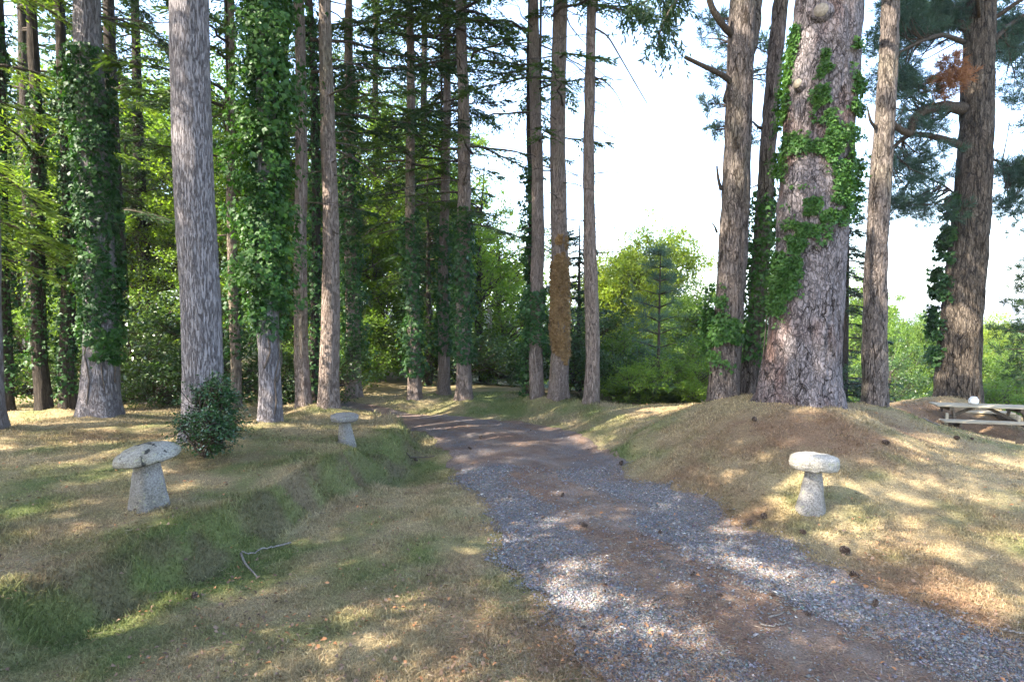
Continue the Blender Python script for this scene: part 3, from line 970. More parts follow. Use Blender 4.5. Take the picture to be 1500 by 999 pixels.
Pl = [tP.limb([(1412, 160, 0), (1385, 156, -.3), (1355, 160, -.6), (1338, 175, -.8), (1334, 198, -.8), (1318, 190, -1.0), (1304, 178, -1.2), (1290, 205, -1.4)], .14, .04),
      tP.limb([(1410, 215, 0), (1390, 206, -.2), (1362, 199, -.3), (1334, 196, -.4), (1312, 212, -.6), (1300, 225, -.8)], .09, .03),
      tP.limb([(1418, 45, 0), (1400, 32, .2), (1384, 40, .4), (1376, 10, .5), (1372, -40, .6)], .1, .06),
      tP.limb([(1412, 62, 0), (1380, 50, -.5), (1345, 62, -.9), (1312, 80, -1.2)], .06, .02),
      tP.limb([(1400, 285, 0), (1380, 270, .3), (1352, 258, .6), (1335, 262, .8)], .03, .012),
      tP.limb([(1455, 60, 0), (1475, 40, .2), (1500, 22, .3), (1540, 5, .4)], .06, .03),
      tP.limb([(1440, 230, 0), (1462, 236, .3), (1490, 250, .5), (1520, 250, .6)], .04, .015)]
_r = np.random.default_rng(5)
cl, rd = [], []
for (px_, py_, sx_, sy_, n_, d0, d1) in ((1335, 30, 50, 35, 26, -1, 1.5), (1320, 120, 40, 35, 16, -1.2, 1.2), (1330, 175, 50, 20, 8, -1, 1),
                                       (1340, 245, 50, 30, 18, -1, 1.5), (1330, 300, 45, 25, 14, -.5, 1.5), (1385, 20, 25, 20, 8, 0, 1.5),
                                       (1480, 60, 30, 50, 20, 0, 2), (1490, 150, 20, 20, 3, 0, 2), (1485, 250, 25, 30, 12, 0, 1.5), (1480, 300, 20, 14, 4, 0, 1)):
    for k in range(int(n_ * 2.3)):
        cl.append(at_d(px_ + _r.normal(0, sx_ * .55), py_ + _r.normal(0, sy_ * .55), tP.d + _r.uniform(d0, d1)) - tP.base)
        rd.append(_r.uniform(.24, .5))
pine_clumps(41, cl, rd, 34, 20, .15, .011).build('crown', N_PINE, tP.root)
mb, mb2 = MB(), MB()
for c in cl:
    allp = np.vstack(Pl)
    k = np.argmin(((allp - c) ** 2).sum(1) + np.where(allp[:, 2] > c[2] + .4, .5, 0))
    m = (allp[k] + c) / 2 + np.array([0, 0, -.12])
    (mb if c[0] < .4 else mb2).tube(np.array([allp[k], m, c]), [.018, .012, .005], 5)
mb.build('twig', LIMB, tP.root, True)
mb2.build('twig', LIMB, tP.root, True)
bc = [at_d(1392 + _r.normal(0, 11), 112 + _r.normal(0, 18), tP.d - 1.0 + _r.normal(0, .2)) - tP.base for k in range(14)]
pine_clumps(42, bc, [.26] * 14, 60, 20, .16, .012).build('dead_tuft', N_BROWN, tP.root)


def pine_top(tree, seed, z0, z1, rad, n, low=()):
    """crown of a tall pine above the frame"""
    rng = np.random.default_rng(seed)
    c, r = [], []
    lb = MB().tube(tree.cen(np.linspace(z0 - 3, z1, 14)), .03, 5)
    for k in range(n):
        z = rng.uniform(z0, z1)
        u = (z - z0) / (z1 - z0)
        R_ = rad * (1 - .7 * u) * rng.uniform(.35, 1)
        a = rng.uniform(0, 6.283)
        a0 = tree.cen(z - .5 * R_)
        e = tree.cen(z) + np.array([math.cos(a) * R_, math.sin(a) * R_, 0])
        lb.tube(np.array([a0, (a0 + e) / 2 + np.array([0, 0, .1 * R_]), e]), [.06, .04, .01], 6)
        for j in range(3):
            c.append(e + rng.normal(0, .45, 3) * np.array([1, 1, .6]))
            r.append(rng.uniform(.4, .7))
    pine_clumps(seed, c, r, 24, 14, .2, .024).build('crown', N_PINE, tree.root)
    lb.build('limb', LIMB, tree.root, True)


pine_top(tM, 51, 8.6, 21, 3.2, 46)
pine_top(tN, 52, 9.5, 24, 3.8, 60)
pine_top(tO, 53, 8.8, 21, 2.6, 34)
pine_top(tP, 54, 9.5, 22, 3.6, 50)
pine_top(tM2, 55, 9.0, 19, 2.4, 26)
# hanging and side tufts of the forked pine
cl, rd, mb = [], [], MB()
for (px_, py_, n_, d_) in ((1050, 60, 4, .6), (1050, 30, 5, .8), (1055, 110, 3, .9), (1045, 155, 4, .9), (1052, 185, 4, .8), (1120, 60, 4, 1.2), (1118, 110, 4, 1.3), (1100, 200, 3, 1.2)):
    e0 = tM.cen(at_d(px_, py_ + 10, tM.d)[2] - tM.base[2])
    for k in range(n_):
        c = at_d(px_ + _r.normal(0, 9), py_ + _r.normal(0, 9), tM.d + d_ + _r.normal(0, .2)) - tM.base
        cl.append(c)
        rd.append(_r.uniform(.14, .26))
        mb.tube(np.array([e0, (e0 + c) / 2 + np.array([0, 0, .05]), c]), [.02, .012, .004], 5)
    pine_clumps(43 + px_ + py_, cl, rd, 60, 18, .13, .011).build('tuft', N_PINE, mb.build('twig', LIMB, tM.root, True))
    cl, rd, mb = [], [], MB()
# drooping spray over the gap of sky: end of a long bough of the bare fir right of the bend
for (pts, seed) in (([(1060, -60, -1.2), (1020, -30, -1.4), (990, 0, -1.6), (968, 40, -1.7), (962, 76, -1.7)], 3), ([(1040, -70, -1.0), (1000, -40, -1.2), (975, -12, -1.5), (940, 6, -1.6), (915, 22, -1.6)], 4),
                    ([(1040, -70, -1.0), (1010, -45, -1.2), (990, -14, -1.3), (972, 14, -1.3), (990, 66, -1.4)], 5)):
    P = tM.limb(pts, .03, .006, 'bough', LIMB, 6)
    bo = bpy.context.scene.collection.objects[-1]
    rng = np.random.default_rng(seed)
    lf = MB()
    for k in range(len(P) // 3, len(P)):
        for j in range(4):
            D = unit(np.array([rng.normal(0, .6), rng.normal(0, .6), -1.0]))
            ln = rng.uniform(.12, .38)
            u = np.linspace(0, 1, 12)[:, None]
            pts_ = P[k] + rng.normal(0, .06, 3) + D * u * ln
            U = unit(D + rng.normal(0, .7, (12, 3)))
            lf.kites(pts_, U, perp(rng, U), .09, .024, 0)
    lf.build('spray', N_DARK, bo)

# -- smaller trees in front of the woods
t = Tree('bright hemlock whose feathery sprays droop in from the left edge of the photo', -75, 618, 26, -85, 14, seed=61, total=15.5, kind='hemlock_tree', depth=9.2)
t.crown('hemlock', 1.0)
t = Tree('second bright hemlock, farther back, feathery sprays behind the dark ivy trunks', 40, 606, 18, 30, 10, seed=62, total=15.5, kind='hemlock_tree', depth=19)
t.crown('hemlock', 3.6)

yp = empty('young_pine', (0, 0, 0), 'slender young pine in front of the round golden tree', 'tree')
d = 14.2
q = at_d(963, 600, d)
bz = float(H0(q[0], d))
yp.location = (q[0], d, bz)
ht = float(at_d(963, 366, d)[2]) - bz
MB().tube(np.stack([np.linspace(0, .03, 12), np.zeros(12), np.linspace(-.2, ht, 12)], 1), np.linspace(.05, .012, 12), 8).build('trunk', LIMB, yp, True)
rng = np.random.default_rng(8)
cl, rd, mb = [], [], MB().tube(np.stack([np.linspace(0, .03, 20), np.zeros(20), np.linspace(.5, ht, 20)], 1), .01, 5)
for w_, z in enumerate(np.linspace(1.0, ht - .1, 9)):
    u = (z - 1.0) / (ht - 1.0)
    for k in range(5):
        a = rng.uniform(0, 6.283)
        ln = (.18 + .85 * (1 - u) * (.55 + .45 * min(1, u * 4))) * rng.uniform(.6, 1.1)
        e = np.array([math.cos(a) * ln, math.sin(a) * ln, z + .25 * ln])
        mb.tube(np.array([[0, 0, z], e * [.5, .5, 1] - [0, 0, .06], e]), [.014, .01, .005], 5)
        for s_ in (.5, .8, 1.0):
            if rng.random() < .35 + .65 * u or s_ > .9:
                cl.append(np.array([0, 0, z]) * (1 - s_) + e * s_)
                rd.append(.17)
mb.build('limb', LIMB, yp, True)
N_YOUNG = leaf_mat('young_pine_needles', [(.03, .065, .045), (.06, .105, .07), (.10, .155, .10)], .3, (1.5, 1.7, 1.1), .5, .35)
pine_clumps(44, cl, rd, 34, 16, .15, .011).build('crown', N_YOUNG, yp)


def spruce(label, px, d, ptop, rmax, mat, seed, nbr=60, zlow=.3, droop=.35):
    x = float(at_d(px, 500, d)[0])
    b = float(H0(x, d))
    ht = float(at_d(px, ptop, d)[2]) - b
    o = empty('spruce_tree', (x, d, b), label, 'tree')
    MB().tube(np.stack([np.zeros(10), np.zeros(10), np.linspace(-.3, ht, 10)], 1), np.linspace(.03 + .014 * ht, .015, 10), 10).build('trunk', DARK, o, True)
    lf, lb = cone_crown(seed, zlow, ht, rmax, nbr, .9, 1.0, droop, .13, .034, .8)
    lf.build('crown', mat, o)
    lb.build('limb', LIMB, o, True)
    return o


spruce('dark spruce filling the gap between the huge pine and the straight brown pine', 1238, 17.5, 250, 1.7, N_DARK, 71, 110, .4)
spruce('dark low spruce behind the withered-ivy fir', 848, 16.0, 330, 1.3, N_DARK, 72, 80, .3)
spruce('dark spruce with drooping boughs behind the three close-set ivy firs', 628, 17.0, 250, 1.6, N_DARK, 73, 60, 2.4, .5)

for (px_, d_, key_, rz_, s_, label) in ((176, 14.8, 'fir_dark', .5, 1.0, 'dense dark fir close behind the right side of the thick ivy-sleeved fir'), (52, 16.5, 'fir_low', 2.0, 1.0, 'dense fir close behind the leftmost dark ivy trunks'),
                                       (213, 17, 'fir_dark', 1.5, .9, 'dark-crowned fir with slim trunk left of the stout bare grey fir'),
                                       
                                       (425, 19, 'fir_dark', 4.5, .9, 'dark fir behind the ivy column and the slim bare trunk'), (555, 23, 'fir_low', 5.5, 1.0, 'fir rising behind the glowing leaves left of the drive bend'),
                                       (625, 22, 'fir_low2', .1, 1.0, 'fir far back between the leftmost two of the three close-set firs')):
    x = float(at_d(px_, 500, d_)[0])
    b = float(H0(x, d_))
    o = empty('fir_tree', (x, d_, b), label, 'tree')
    for nm, me in zip(('crown', 'limb'), CROWN_CACHE[key_]):
        link_mesh(nm, me, o, (0, 0, 0), (0, 0, rz_), s_)
    MB().tube(np.stack([.06 * np.sin(np.arange(12)), .06 * np.cos(np.arange(12) * 1.3), np.linspace(-.3, 21 * s_, 12)], 1), np.linspace(.2, .02, 12), 12).build('trunk', DARK, o, True)

# right edge: low pine outside the frame reaching in
x = float(at_d(1565, 500, 13.2)[0])
b = float(H0(x, 13.2))
o = empty('pine_tree', (x, 13.2, b), 'pine reaching dark low boughs in from the right edge of the photo', 'tree')
MB().tube(np.stack([np.zeros(10), np.zeros(10), np.linspace(-.3, 7, 10)], 1), np.linspace(.14, .02, 10), 10).build('trunk', LIMB, o, True)
cl, rd, mb = [], [], MB()
for (px_, py_) in ((1470, 440), (1484, 446), (1500, 432), (1488, 420), (1452, 482), (1466, 486), (1480, 478), (1495, 484), (1478, 498), (1464, 512), (1486, 516), (1498, 505), (1476, 534), (1490, 540), (1500, 560), (1484, 556), (1505, 470), (1510, 530), (1512, 585)):
    c = at_d(px_ + 4, py_, 13.2 + _r.normal(0, .4)) - np.array([x, 13.2, b])
    cl.append(c)
    rd.append(_r.uniform(.16, .26))
    mb.tube(np.array([[0, 0, c[2] - .1], c * [.5, .5, 1], c]), [.025, .016, .006], 5)
for k in range(40):
    a, z = _r.uniform(0, 6.28), _r.uniform(1.5, 7)
    cl.append(np.array([math.cos(a) * 1.1 + .35, math.sin(a) * 1.1, z]))
    rd.append(.35)
pine_clumps(45, cl, rd, 60, 18, .14, .012).build('crown', N_DARK, o)
mb.build('limb', LIMB, o, True)

# ------------------------------------------------------------------ broadleaf trees and bushes
LEAFY = {}


def leafy_mesh(key, mat=None, **kw):
    k2 = (key, mat.name if mat else None)
    if key not in LEAFY:
        lf, lb = leafy(**kw)
        LEAFY[key] = (lf, lb, {}, lb.mesh('limb', LIMB, True))
    lf, lb, d_, lm = LEAFY[key]
    if mat.name not in d_:
        d_[mat.name] = lf.mesh('crown', mat)
    return d_[mat.name], lm


leafy_spec = {
    'tall_a': dict(seed=81, Ht=11, zlo=1.6, rad=3.6, K=85, nleaf=17000, ls=.13),
    'tall_b': dict(seed=82, Ht=12.5, zlo=2.4, rad=3.2, K=75, nleaf=14000, ls=.13, asym=.35),
    'round': dict(seed=83, Ht=8.5, zlo=.8, rad=3.1, K=240, nleaf=85000, ls=.125, asym=.05, sig=.42),
    'dome': dict(seed=86, Ht=8.5, zlo=.8, rad=3.2, K=420, nleaf=120000, ls=.12, asym=.03, sig=.46),
    'bush_a': dict(seed=84, Ht=2.6, zlo=.15, rad=1.6, K=60, nleaf=9000, ls=.09, sig=.28),
    'bush_b': dict(seed=85, Ht=2.0, zlo=.1, rad=1.9, K=60, nleaf=8000, ls=.08, sig=.28, asym=.3),
}


def broadleaf(key, mat, label, x, y, rz=0.0, scale=1.0, cat='tree', name='broadleaf_tree', group=None, trunk=True, sink=.0, top=None):
    b = float(H0(x, y)) - sink
    sxy = scale
    if top is not None:
        leafy_mesh(key, mat, **leafy_spec[key])
        scale = (float(at_d(CX, top, y)[2]) - b) / np.percentile(np.concatenate(LEAFY[key][0].v)[:, 2], 99.3)
    me, lm = leafy_mesh(key, mat, **leafy_spec[key])
    o = empty(name, (x, y, b), label, cat, group)
    s3 = (sxy, sxy, scale)
    link_mesh('crown', me, o, rot=(0, 0, rz), scale=s3)
    link_mesh('limb', lm, o, rot=(0, 0, rz), scale=s3)
    if trunk:
        ht = leafy_spec[key]['Ht'] * scale
        z = np.linspace(-.4, ht * .85, 14)
        MB().tube(np.stack([.12 * np.sin(z * .7 + rz), .12 * np.cos(z * .6 + rz), z], 1), np.interp(z, [0, ht * .85], [.016 * ht + .02, .02]), 12).build('trunk', DARK, o, True)
    return o


def X(px, d):
    return float(at_d(px, 500, d)[0])


for (key, mat, label, px_, d_, rz_, s_) in (
        ('tall_a', L_BRIGHT, 'bright broadleaf tree glimpsed between the leftmost dark ivy trunks', 20, 19, 0.3, .95),
        ('tall_b', L_MID, 'green broadleaf tree behind the thick ivy-sleeved fir', 150, 21, 1.3, 1.0),
        ('tall_a', L_DARK, 'dark tree hiding the sky just left of the stout bare grey fir', 205, 18, 2.3, .75),
        ('tall_a', L_BRIGHT, 'bright broadleaf tree behind the thin brown trunk', 340, 22, 2.0, 1.0),
        ('tall_b', L_MID, 'green broadleaf tree behind the pair of bare brown firs', 440, 20, 3.3, .9),
        ('tall_a', L_BRIGHT, 'glowing broadleaf tree between two ivy trunks left of the drive bend', 550, 21, 4.0, .85),
        ('tall_b', L_BRIGHT, 'tall pale green tree towering over the drive bend', 606, 27, .6, .98),
        ('tall_a', L_GOLD, 'golden broadleaf tree in the gap behind the black ivy stem', 728, 24, 5.1, .66),
        ('tall_b', L_BRIGHT, 'spreading open-branched tree right behind the bend, sky between its limbs', 705, 19, 2.6, .62),
        ('tall_a', L_BRIGHT, 'farther bright tree closing the wood left of the three close-set firs', 480, 31, 1.1, 1.0),
        ('tall_a', L_BRIGHT, 'leafy low-branched tree close behind the thick ivy-sleeved fir', 128, 16.5, 2.9, .62),
        ('tall_a', L_BRIGHT, 'leafy low-branched tree close behind the stout grey fir', 318, 16.5, .9, .62),
        ('tall_b', L_MID, 'leafy tree filling the gap right of the ivy column', 418, 17, 1.9, .6),
        ('tall_a', L_BRIGHT, 'bright leafy tree between the bare brown fir and the dark ivy-clad trunk', 500, 18, 5.0, .6),
        ('tall_b', L_BRIGHT, 'bright low-branched tree right behind the leftmost two of the close-set firs', 632, 19.5, 4.1, .62),
        ('tall_b', L_BRIGHT, 'tall far tree filling the sky behind the thin brown trunk', 310, 28, 2.9, 1.2),
        ('tall_a', L_MID, 'tall far tree behind the bare firs left of the bend', 520, 27, 3.9, 1.15),
        ('tall_b', L_MID, 'tall far tree between the stout grey fir and the big ivy-sleeved fir', 190, 29, 5.9, 1.25),
        ('tall_b', L_GOLD, 'far yellow-green tree beyond the left-hand ivy trunks', 90, 30, 4.4, 1.1),
        ('dome', L_GOLD, 'round golden tree standing free against the white sky', 958, 30, 0.5, (.98, 347)),
        ('round', L_MID, 'smaller tree to the left of the round golden tree, partly behind it', 893, 36, 2.5, (.85, 402)),
        ('round', L_MID, 'green tree at the right foot of the round golden tree', 1020, 24, 3.5, (.62, 430))):
    if isinstance(s_, tuple):
        broadleaf(key, mat, label, X(px_, d_), d_, rz_, s_[0], top=s_[1])
    else:
        broadleaf(key, mat, label, X(px_, d_), d_, rz_, s_)
for k, (px_, d_, s_, top_, mat, label) in enumerate((
        (1322, 42, 1.0, 440, L_MID, 'tallest treetop of the valley wood, in the gap right of the straight brown pine'),
        (1348, 33, .7, 478, L_MID, 'lower bright tree of the valley wood, in front of the tallest one'),
        (1306, 29, .6, 500, L_DARK, 'lower green valley tree against the right edge of the straight brown pine'),
        (1462, 44, 1.0, 476, L_GOLD, 'yellow-topped valley tree just right of the dark ridged pine'),
        (1497, 38, .85, 484, L_MID, 'green valley tree at the right edge of the photo behind dark pine boughs'),
        (1456, 29, .6, 522, L_MID, 'near bright valley tree right behind the picnic table'),
        (1395, 48, 1.0, 460, L_DARK, 'valley tree mostly hidden by the dark ridged pine'),
        (1245, 40, 1.0, 420, L_BRIGHT, 'bright valley tree behind the dark spruce'))):
    broadleaf('round' if k % 2 else 'tall_a', mat, label, X(px_, d_), d_, k * 1.3, s_, top=top_)

for (key, mat, label, px_, d_, rz_, s_) in (
        ('bush_a', L_LAUREL, 'pale shining laurel between the ivy-sleeved fir and the stout grey fir', 212, 13.3, .2, 1.0),
        ('bush_b', L_DARK, 'dark low bush at the foot of the pale laurel', 225, 12.2, 1.2, .55),
        ('bush_a', L_MID, 'green bush between the two leftmost dark ivy trunks', 38, 13.5, 2.2, .85),
        ('bush_b', L_DARK, 'dark bush behind the thick ivy-sleeved fir', 120, 13.0, 3.0, .7),
        ('bush_a', L_DARK, 'dark bush between the stout grey fir and the thin brown trunk', 325, 13.0, .9, .9),
        ('bush_b', L_DARK, 'dark bush behind the foot of the ivy column', 420, 12.9, 1.9, .8),
        ('bush_a', L_MID, 'green bush left of the dark ivy-clad trunk by the bend', 490, 15.4, 4.0, .85),
        ('bush_a', L_BRIGHT, 'bright bush under the trees, first right of the dark ivy-clad trunk by the bend', 560, 18.0, 4.6, 1.1),
        ('bush_b', L_MID, 'broad green bush behind the leftmost of three close-set firs', 610, 18.5, .4, 1.15),
        ('bush_b', L_DARK, 'dark bush behind the rightmost of three close-set firs', 668, 17.6, 5.4, .9),
        ('bush_a', L_MID, 'green bush in the gap left of the black ivy stem', 735, 18.6, 2.9, .95),
        ('bush_b', L_DARK, 'shady bush at the foot of the black ivy stem', 755, 17.4, 3.9, .72),
        ('bush_b', L_BRIGHT, 'small sunny bush at the verge edge left of the young pine', 925, 13.0, .4, .5),
        ('bush_b', L_MID, 'small green bush at the verge edge right of the young pine', 990, 13.6, 1.4, .55),
        ('bush_a', L_BRIGHT, 'small bright bush close to the left foot of the forked pine', 1024, 12.4, 2.4, .36),
        ('bush_a', L_DARK, 'dark bush between withered-ivy fir and clean bare fir', 842, 14.4, 3.3, .8),
        ('bush_a', L_MID, 'feathery green bush just right of the clean bare fir', 898, 14.6, 1.7, .62),
        ('bush_b', L_LAUREL, 'pale low bush left of the young pine', 930, 16.5, 2.7, .8),
        ('bush_a', L_MID, 'rounded bush between the young pine and the forked pine', 1015, 14.5, 3.7, .62),
        ('bush_b', L_MID, 'green bush in the gap between forked pine and huge pine', 1098, 14.0, 4.7, .8),
        ('bush_b', L_BRIGHT, 'sunny bush at the valley edge left of the dark ridged pine', 1330, 18.5, 5.7, .8),
        ('bush_a', L_MID, 'green bush behind the picnic table at the right edge', 1478, 17.5, .8, .9)):
    broadleaf(key, mat, label, X(px_, d_), d_, rz_, s_, 'bush', 'bush', trunk=False)

# holly bush at the foot of the stout fir
q = hit(282, 688)
o = empty('holly_bush', (q[0], q[1] + .2, H0(q[0], q[1])), 'small dark holly bush at the foot of the stout grey fir', 'bush')
L_HOLLY = leaf_mat('holly_leaf', [(.014, .045, .014), (.03, .075, .022), (.06, .12, .035)], .15, (1.4, 1.7, .7), .3, .55, 3)
lf, lb = leafy(seed=91, Ht=1.0, zlo=.06, rad=.33, K=80, nleaf=9000, ls=.036, sig=.10, asym=.1)
lf.build('leaves', L_HOLLY, o)
lb.build('stem', LIMB, o, True)

# ferns under the young pine
FERN = leaf_mat('fern_frond', [(.04, .09, .02), (.08, .15, .03), (.14, .22, .05)], .4, (1.7, 1.8, .7))
rng = np.random.default_rng(95)
fm = MB()
for k in range(16):
    a = rng.uniform(0, 6.283)
    ln = rng.uniform(.5, .9)
    u = np.linspace(.08, 1, 22)
    P = np.stack([math.cos(a) * ln * .75 * u, math.sin(a) * ln * .75 * u, ln * (1.1 * u - .75 * u ** 2)], 1)
    S = np.array([-math.sin(a), math.cos(a), 0])
    w = .2 * np.sin(np.pi * u ** .7) + .02
    for sd in (-1, 1):
        U = unit(S * sd + np.array([math.cos(a), math.sin(a), 0]) * .35 + rng.normal(0, .08, (22, 3)))
        fm.kites(P, U, np.tile([math.cos(a), math.sin(a), .2], (22, 1)), w, .055, .1)
FME = fm.mesh('fern', FERN)
for k, (px_, d_, s_, label) in enumerate(((942, 12.9, 1.25, 'fern at the left of the young pine trunk'), (978, 12.8, 1.3, 'fern touching the right side of the young pine trunk'), (996, 13.1, 1.25, 'fern in the middle of the row right of the young pine'),
                                          (1016, 12.8, 1.1, 'fern nearest the forked pine'), (916, 13.3, 1.2, 'fern in front of the feathery green bush'), (960, 14.9, 1.2, 'large fern behind the young pine trunk'))):
    x = X(px_, d_)
    tag(link_mesh('fern', FME, None, (x, d_, float(H0(x, d_))), (0, 0, k * 1.1), s_), label, 'fern', 'ferns by the young pine')

# far wood behind everything: one mass nobody could count
rng = np.random.default_rng(97)
mb = MB()


def mass(n, fx, fy, htop, ls):
    cx, cy = fx(n // 60), fy(n // 60)
    cb = H0(cx, cy)
    ch = htop(cx, cy, cb)
    k = rng.integers(0, len(cx), n)
    z = cb[k] + (ch[k] - cb[k]) * rng.random(n) ** .6
    w_ = 1.8 * np.sqrt(np.clip(1 - ((z - cb[k]) / (ch[k] - cb[k] + .01) * .9) ** 4, .05, 1))
    P = np.stack([cx[k] + rng.normal(0, 1, n) * w_, cy[k] + rng.normal(0, 1, n) * w_, z], 1)
    U = rand_unit(rng, n)
    Nn = unit(rng.normal(0, .6, (n, 3)) + [0, 0, 1.0])
    mb.kites(P, U, unit(np.cross(Nn, U)), ls * rng.uniform(.6, 1.3, n), ls * .7, .15)


mass(30000, lambda m: rng.uniform(-62, -3, m), lambda m: rng.uniform(36, 60, m), lambda x, y, b: b + rng.uniform(5, 11, len(x)), .40)
mass(8000, lambda m: rng.uniform(-34, -8, m), lambda m: rng.uniform(22, 34, m), lambda x, y, b: b + rng.uniform(2, 5, len(x)), .22)
mass(9000, lambda m: rng.uniform(-3, 16, m), lambda m: rng.uniform(38, 60, m), lambda x, y, b: b + rng.uniform(6, 8.5, len(x)), .38)
mass(16000, lambda m: rng.uniform(60, 420, m), lambda m: rng.uniform(140, 420, m), lambda x, y, b: b + rng.uniform(5, 9, len(x)) - .004 * y, 1.6)
mass(34000, lambda m: rng.uniform(14, 110, m), lambda m: rng.uniform(46, 130, m), lambda x, y, b: np.minimum(b + rng.uniform(7, 11, len(x)), 1.2 - .02 * y + rng.normal(0, .5, len(x))), .5)
tag(mb.build('far_woods', L_MID), 'far leafy wood closing the view behind the trees', kind='stuff')

# ------------------------------------------------------------------ trees outside the frame that shade the drive
for k, (x, y, s_, key) in enumerate(SHADE if 'SHADE' in globals() else (
        (-4.8, 2.4, 1.0, 'shade_fir'), (-7.4, 2.0, 1.0, 'shade_fir'), (-12.4, 3.4, .95, 'shade_fir'), (-8.0, -2.5, .95, 'shade_fir'), (-13.5, 0.5, 1.1, 'shade_fir'),
        (-4.5, -6.0, 1.0, 'shade_fir'), (-11, -7.0, 1.1, 'shade_fir'), (-18, -3, 1.15, 'shade_fir'), (-5.2, -1.2, .8, 'shade_fir'))):
    b = float(H0(x, y))
    o = empty('fir_tree', (x, y, b), 'tall dark fir of the stand outside the picture that shades the drive', 'tree', 'firs shading the drive')
    lf, lb = CROWN_CACHE[key]
    link_mesh('crown', lf, o, (0, 0, 0), (0, 0, k * 1.1), s_)
    link_mesh('limb', lb, o, (0, 0, 0), (0, 0, k * 1.1), s_)
    MB().tube(np.stack([np.zeros(9), np.zeros(9), np.linspace(-.4, 21 * s_, 9)], 1), np.linspace(.3, .03, 9), 12).build('trunk', FIR, o, True)

# ------------------------------------------------------------------ ground
STRAW, GREEN, NEED, EARTH_SHADE, MOSS_SHADE = (np.array(c) for c in ((.31, .245, .135), (.125, .15, .05), (.22, .135, .08), (.125, .098, .06), (.12, .145, .045)))
GREENS = [at_z(a, b, z)[:2].tolist() + [r, w] for a, b, z, r, w in (
    (30, 770, .37, .8, .9), (20, 735, .38, .7, .7), (80, 690, .4, .9, .7), (330, 770, .2, .55, 1.0), (250, 810, .25, .5, .8), (330, 830, .05, .4, 1.1), (90, 900, .2, .5, .9),
    (200, 870, .02, .5, .9), (60, 960, .1, .5, 1.0), (390, 690, .35, .6, .5), (540, 670, .2, .7, .7), (580, 645, .25, .6, .6), (650, 690, .02, .5, .5), (700, 590, .1, 3.0, .8),
    (860, 605, .15, 1.5, .5), (1400, 640, .0, 1.2, .5), (1000, 640, .3, .8, .45), (460, 640, .35, 1.2, .45), (470, 870, .02, .4, .45), (1330, 690, .2, .5, .35))]
NEEDS = [at_z(a, b, z)[:2].tolist() + [r, w] for a, b, z, r, w in (
    (1180, 625, .65, .8, .75), (1080, 650, .5, .8, .4), (1040, 720, .2, .5, .8), (980, 705, .1, .5, .6), (1110, 750, .1, .4, .8), (1280, 830, .05, .5, .7), (1400, 900, .03, .6, .9),
    (1300, 615, .4, .8, 1.0), (1400, 595, .1, 1.2, 1.0), (150, 640, .36, .8, .8), (297, 680, .4, .5, .7), (880, 960, .02, .35, .8), (820, 930, .02, .3, .6), (1430, 632, -.3, 1.5, 1.0), (1230, 640, .6, .8, .55), (1000, 640, .3, .5, .3))]


def gcol(x, y):
    n1 = fbm(x * .7, y * .7, 0, 21)
    n2 = fbm(x * 2.6, y * 2.6, 0, 22)
    g = (n1 - .5) * 1.0 + (n2 - .5) * 1.3 - .04
    for gx, gy, r, w in GREENS:
        g = g + w * .5 * np.exp(-((x - gx) ** 2 + (y - gy) ** 2) / (r * r))
    nd = (fbm(x * 1.1, y * 1.1, 0, 23) - .55) * .9 + (fbm(x * 5, y * 5, 0, 24) - .5) * .8
    for gx, gy, r, w in NEEDS:
        nd = nd + w * .8 * np.exp(-((x - gx) ** 2 + (y - gy) ** 2) / (r * r))
    g = np.clip(g * 1.4 + .06, 0, 1)[..., None]
    nd = np.clip(nd, 0, .9)[..., None]
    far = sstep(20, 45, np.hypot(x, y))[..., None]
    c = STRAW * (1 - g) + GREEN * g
    c = c * (1 - nd) + NEED * nd
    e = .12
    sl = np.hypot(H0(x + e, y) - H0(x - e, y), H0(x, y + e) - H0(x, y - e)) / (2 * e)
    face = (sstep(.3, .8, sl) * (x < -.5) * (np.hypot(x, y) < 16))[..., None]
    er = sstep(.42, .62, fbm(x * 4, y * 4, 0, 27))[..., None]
    c = c * (1 - face * .7) + (MOSS_SHADE * er + EARTH_SHADE * (1 - er)) * face * .7  # moss and earth on the steep face, darkened to paint in its shade
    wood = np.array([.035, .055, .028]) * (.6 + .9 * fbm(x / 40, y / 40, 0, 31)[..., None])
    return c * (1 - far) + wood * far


def axis(lo, hi, step, grow, mn, mx):
    a = list(np.arange(lo, hi + 1e-6, step))
    s = step
    while a[-1] < mx:
        s *= grow
        a.append(a[-1] + s)
    s, b = step, [lo]
    while b[-1] > mn:
        s *= grow
        b.append(b[-1] - s)
    return np.array(b[:0:-1] + a)


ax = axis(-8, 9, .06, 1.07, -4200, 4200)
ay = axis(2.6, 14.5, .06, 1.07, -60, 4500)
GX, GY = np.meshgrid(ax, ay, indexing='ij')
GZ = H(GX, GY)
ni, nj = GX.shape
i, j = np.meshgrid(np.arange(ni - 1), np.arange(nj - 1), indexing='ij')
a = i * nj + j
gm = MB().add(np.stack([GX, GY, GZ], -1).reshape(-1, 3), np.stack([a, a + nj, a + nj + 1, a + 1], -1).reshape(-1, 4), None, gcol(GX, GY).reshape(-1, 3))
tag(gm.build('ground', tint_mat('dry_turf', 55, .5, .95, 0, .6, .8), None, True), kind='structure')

# ------------------------------------------------------------------ gravel drive
ns_, nt_ = 420, 64
S, T = np.meshgrid(np.linspace(.35, len(DRIVE) - 1, ns_), np.linspace(0, 1, nt_), indexing='ij')


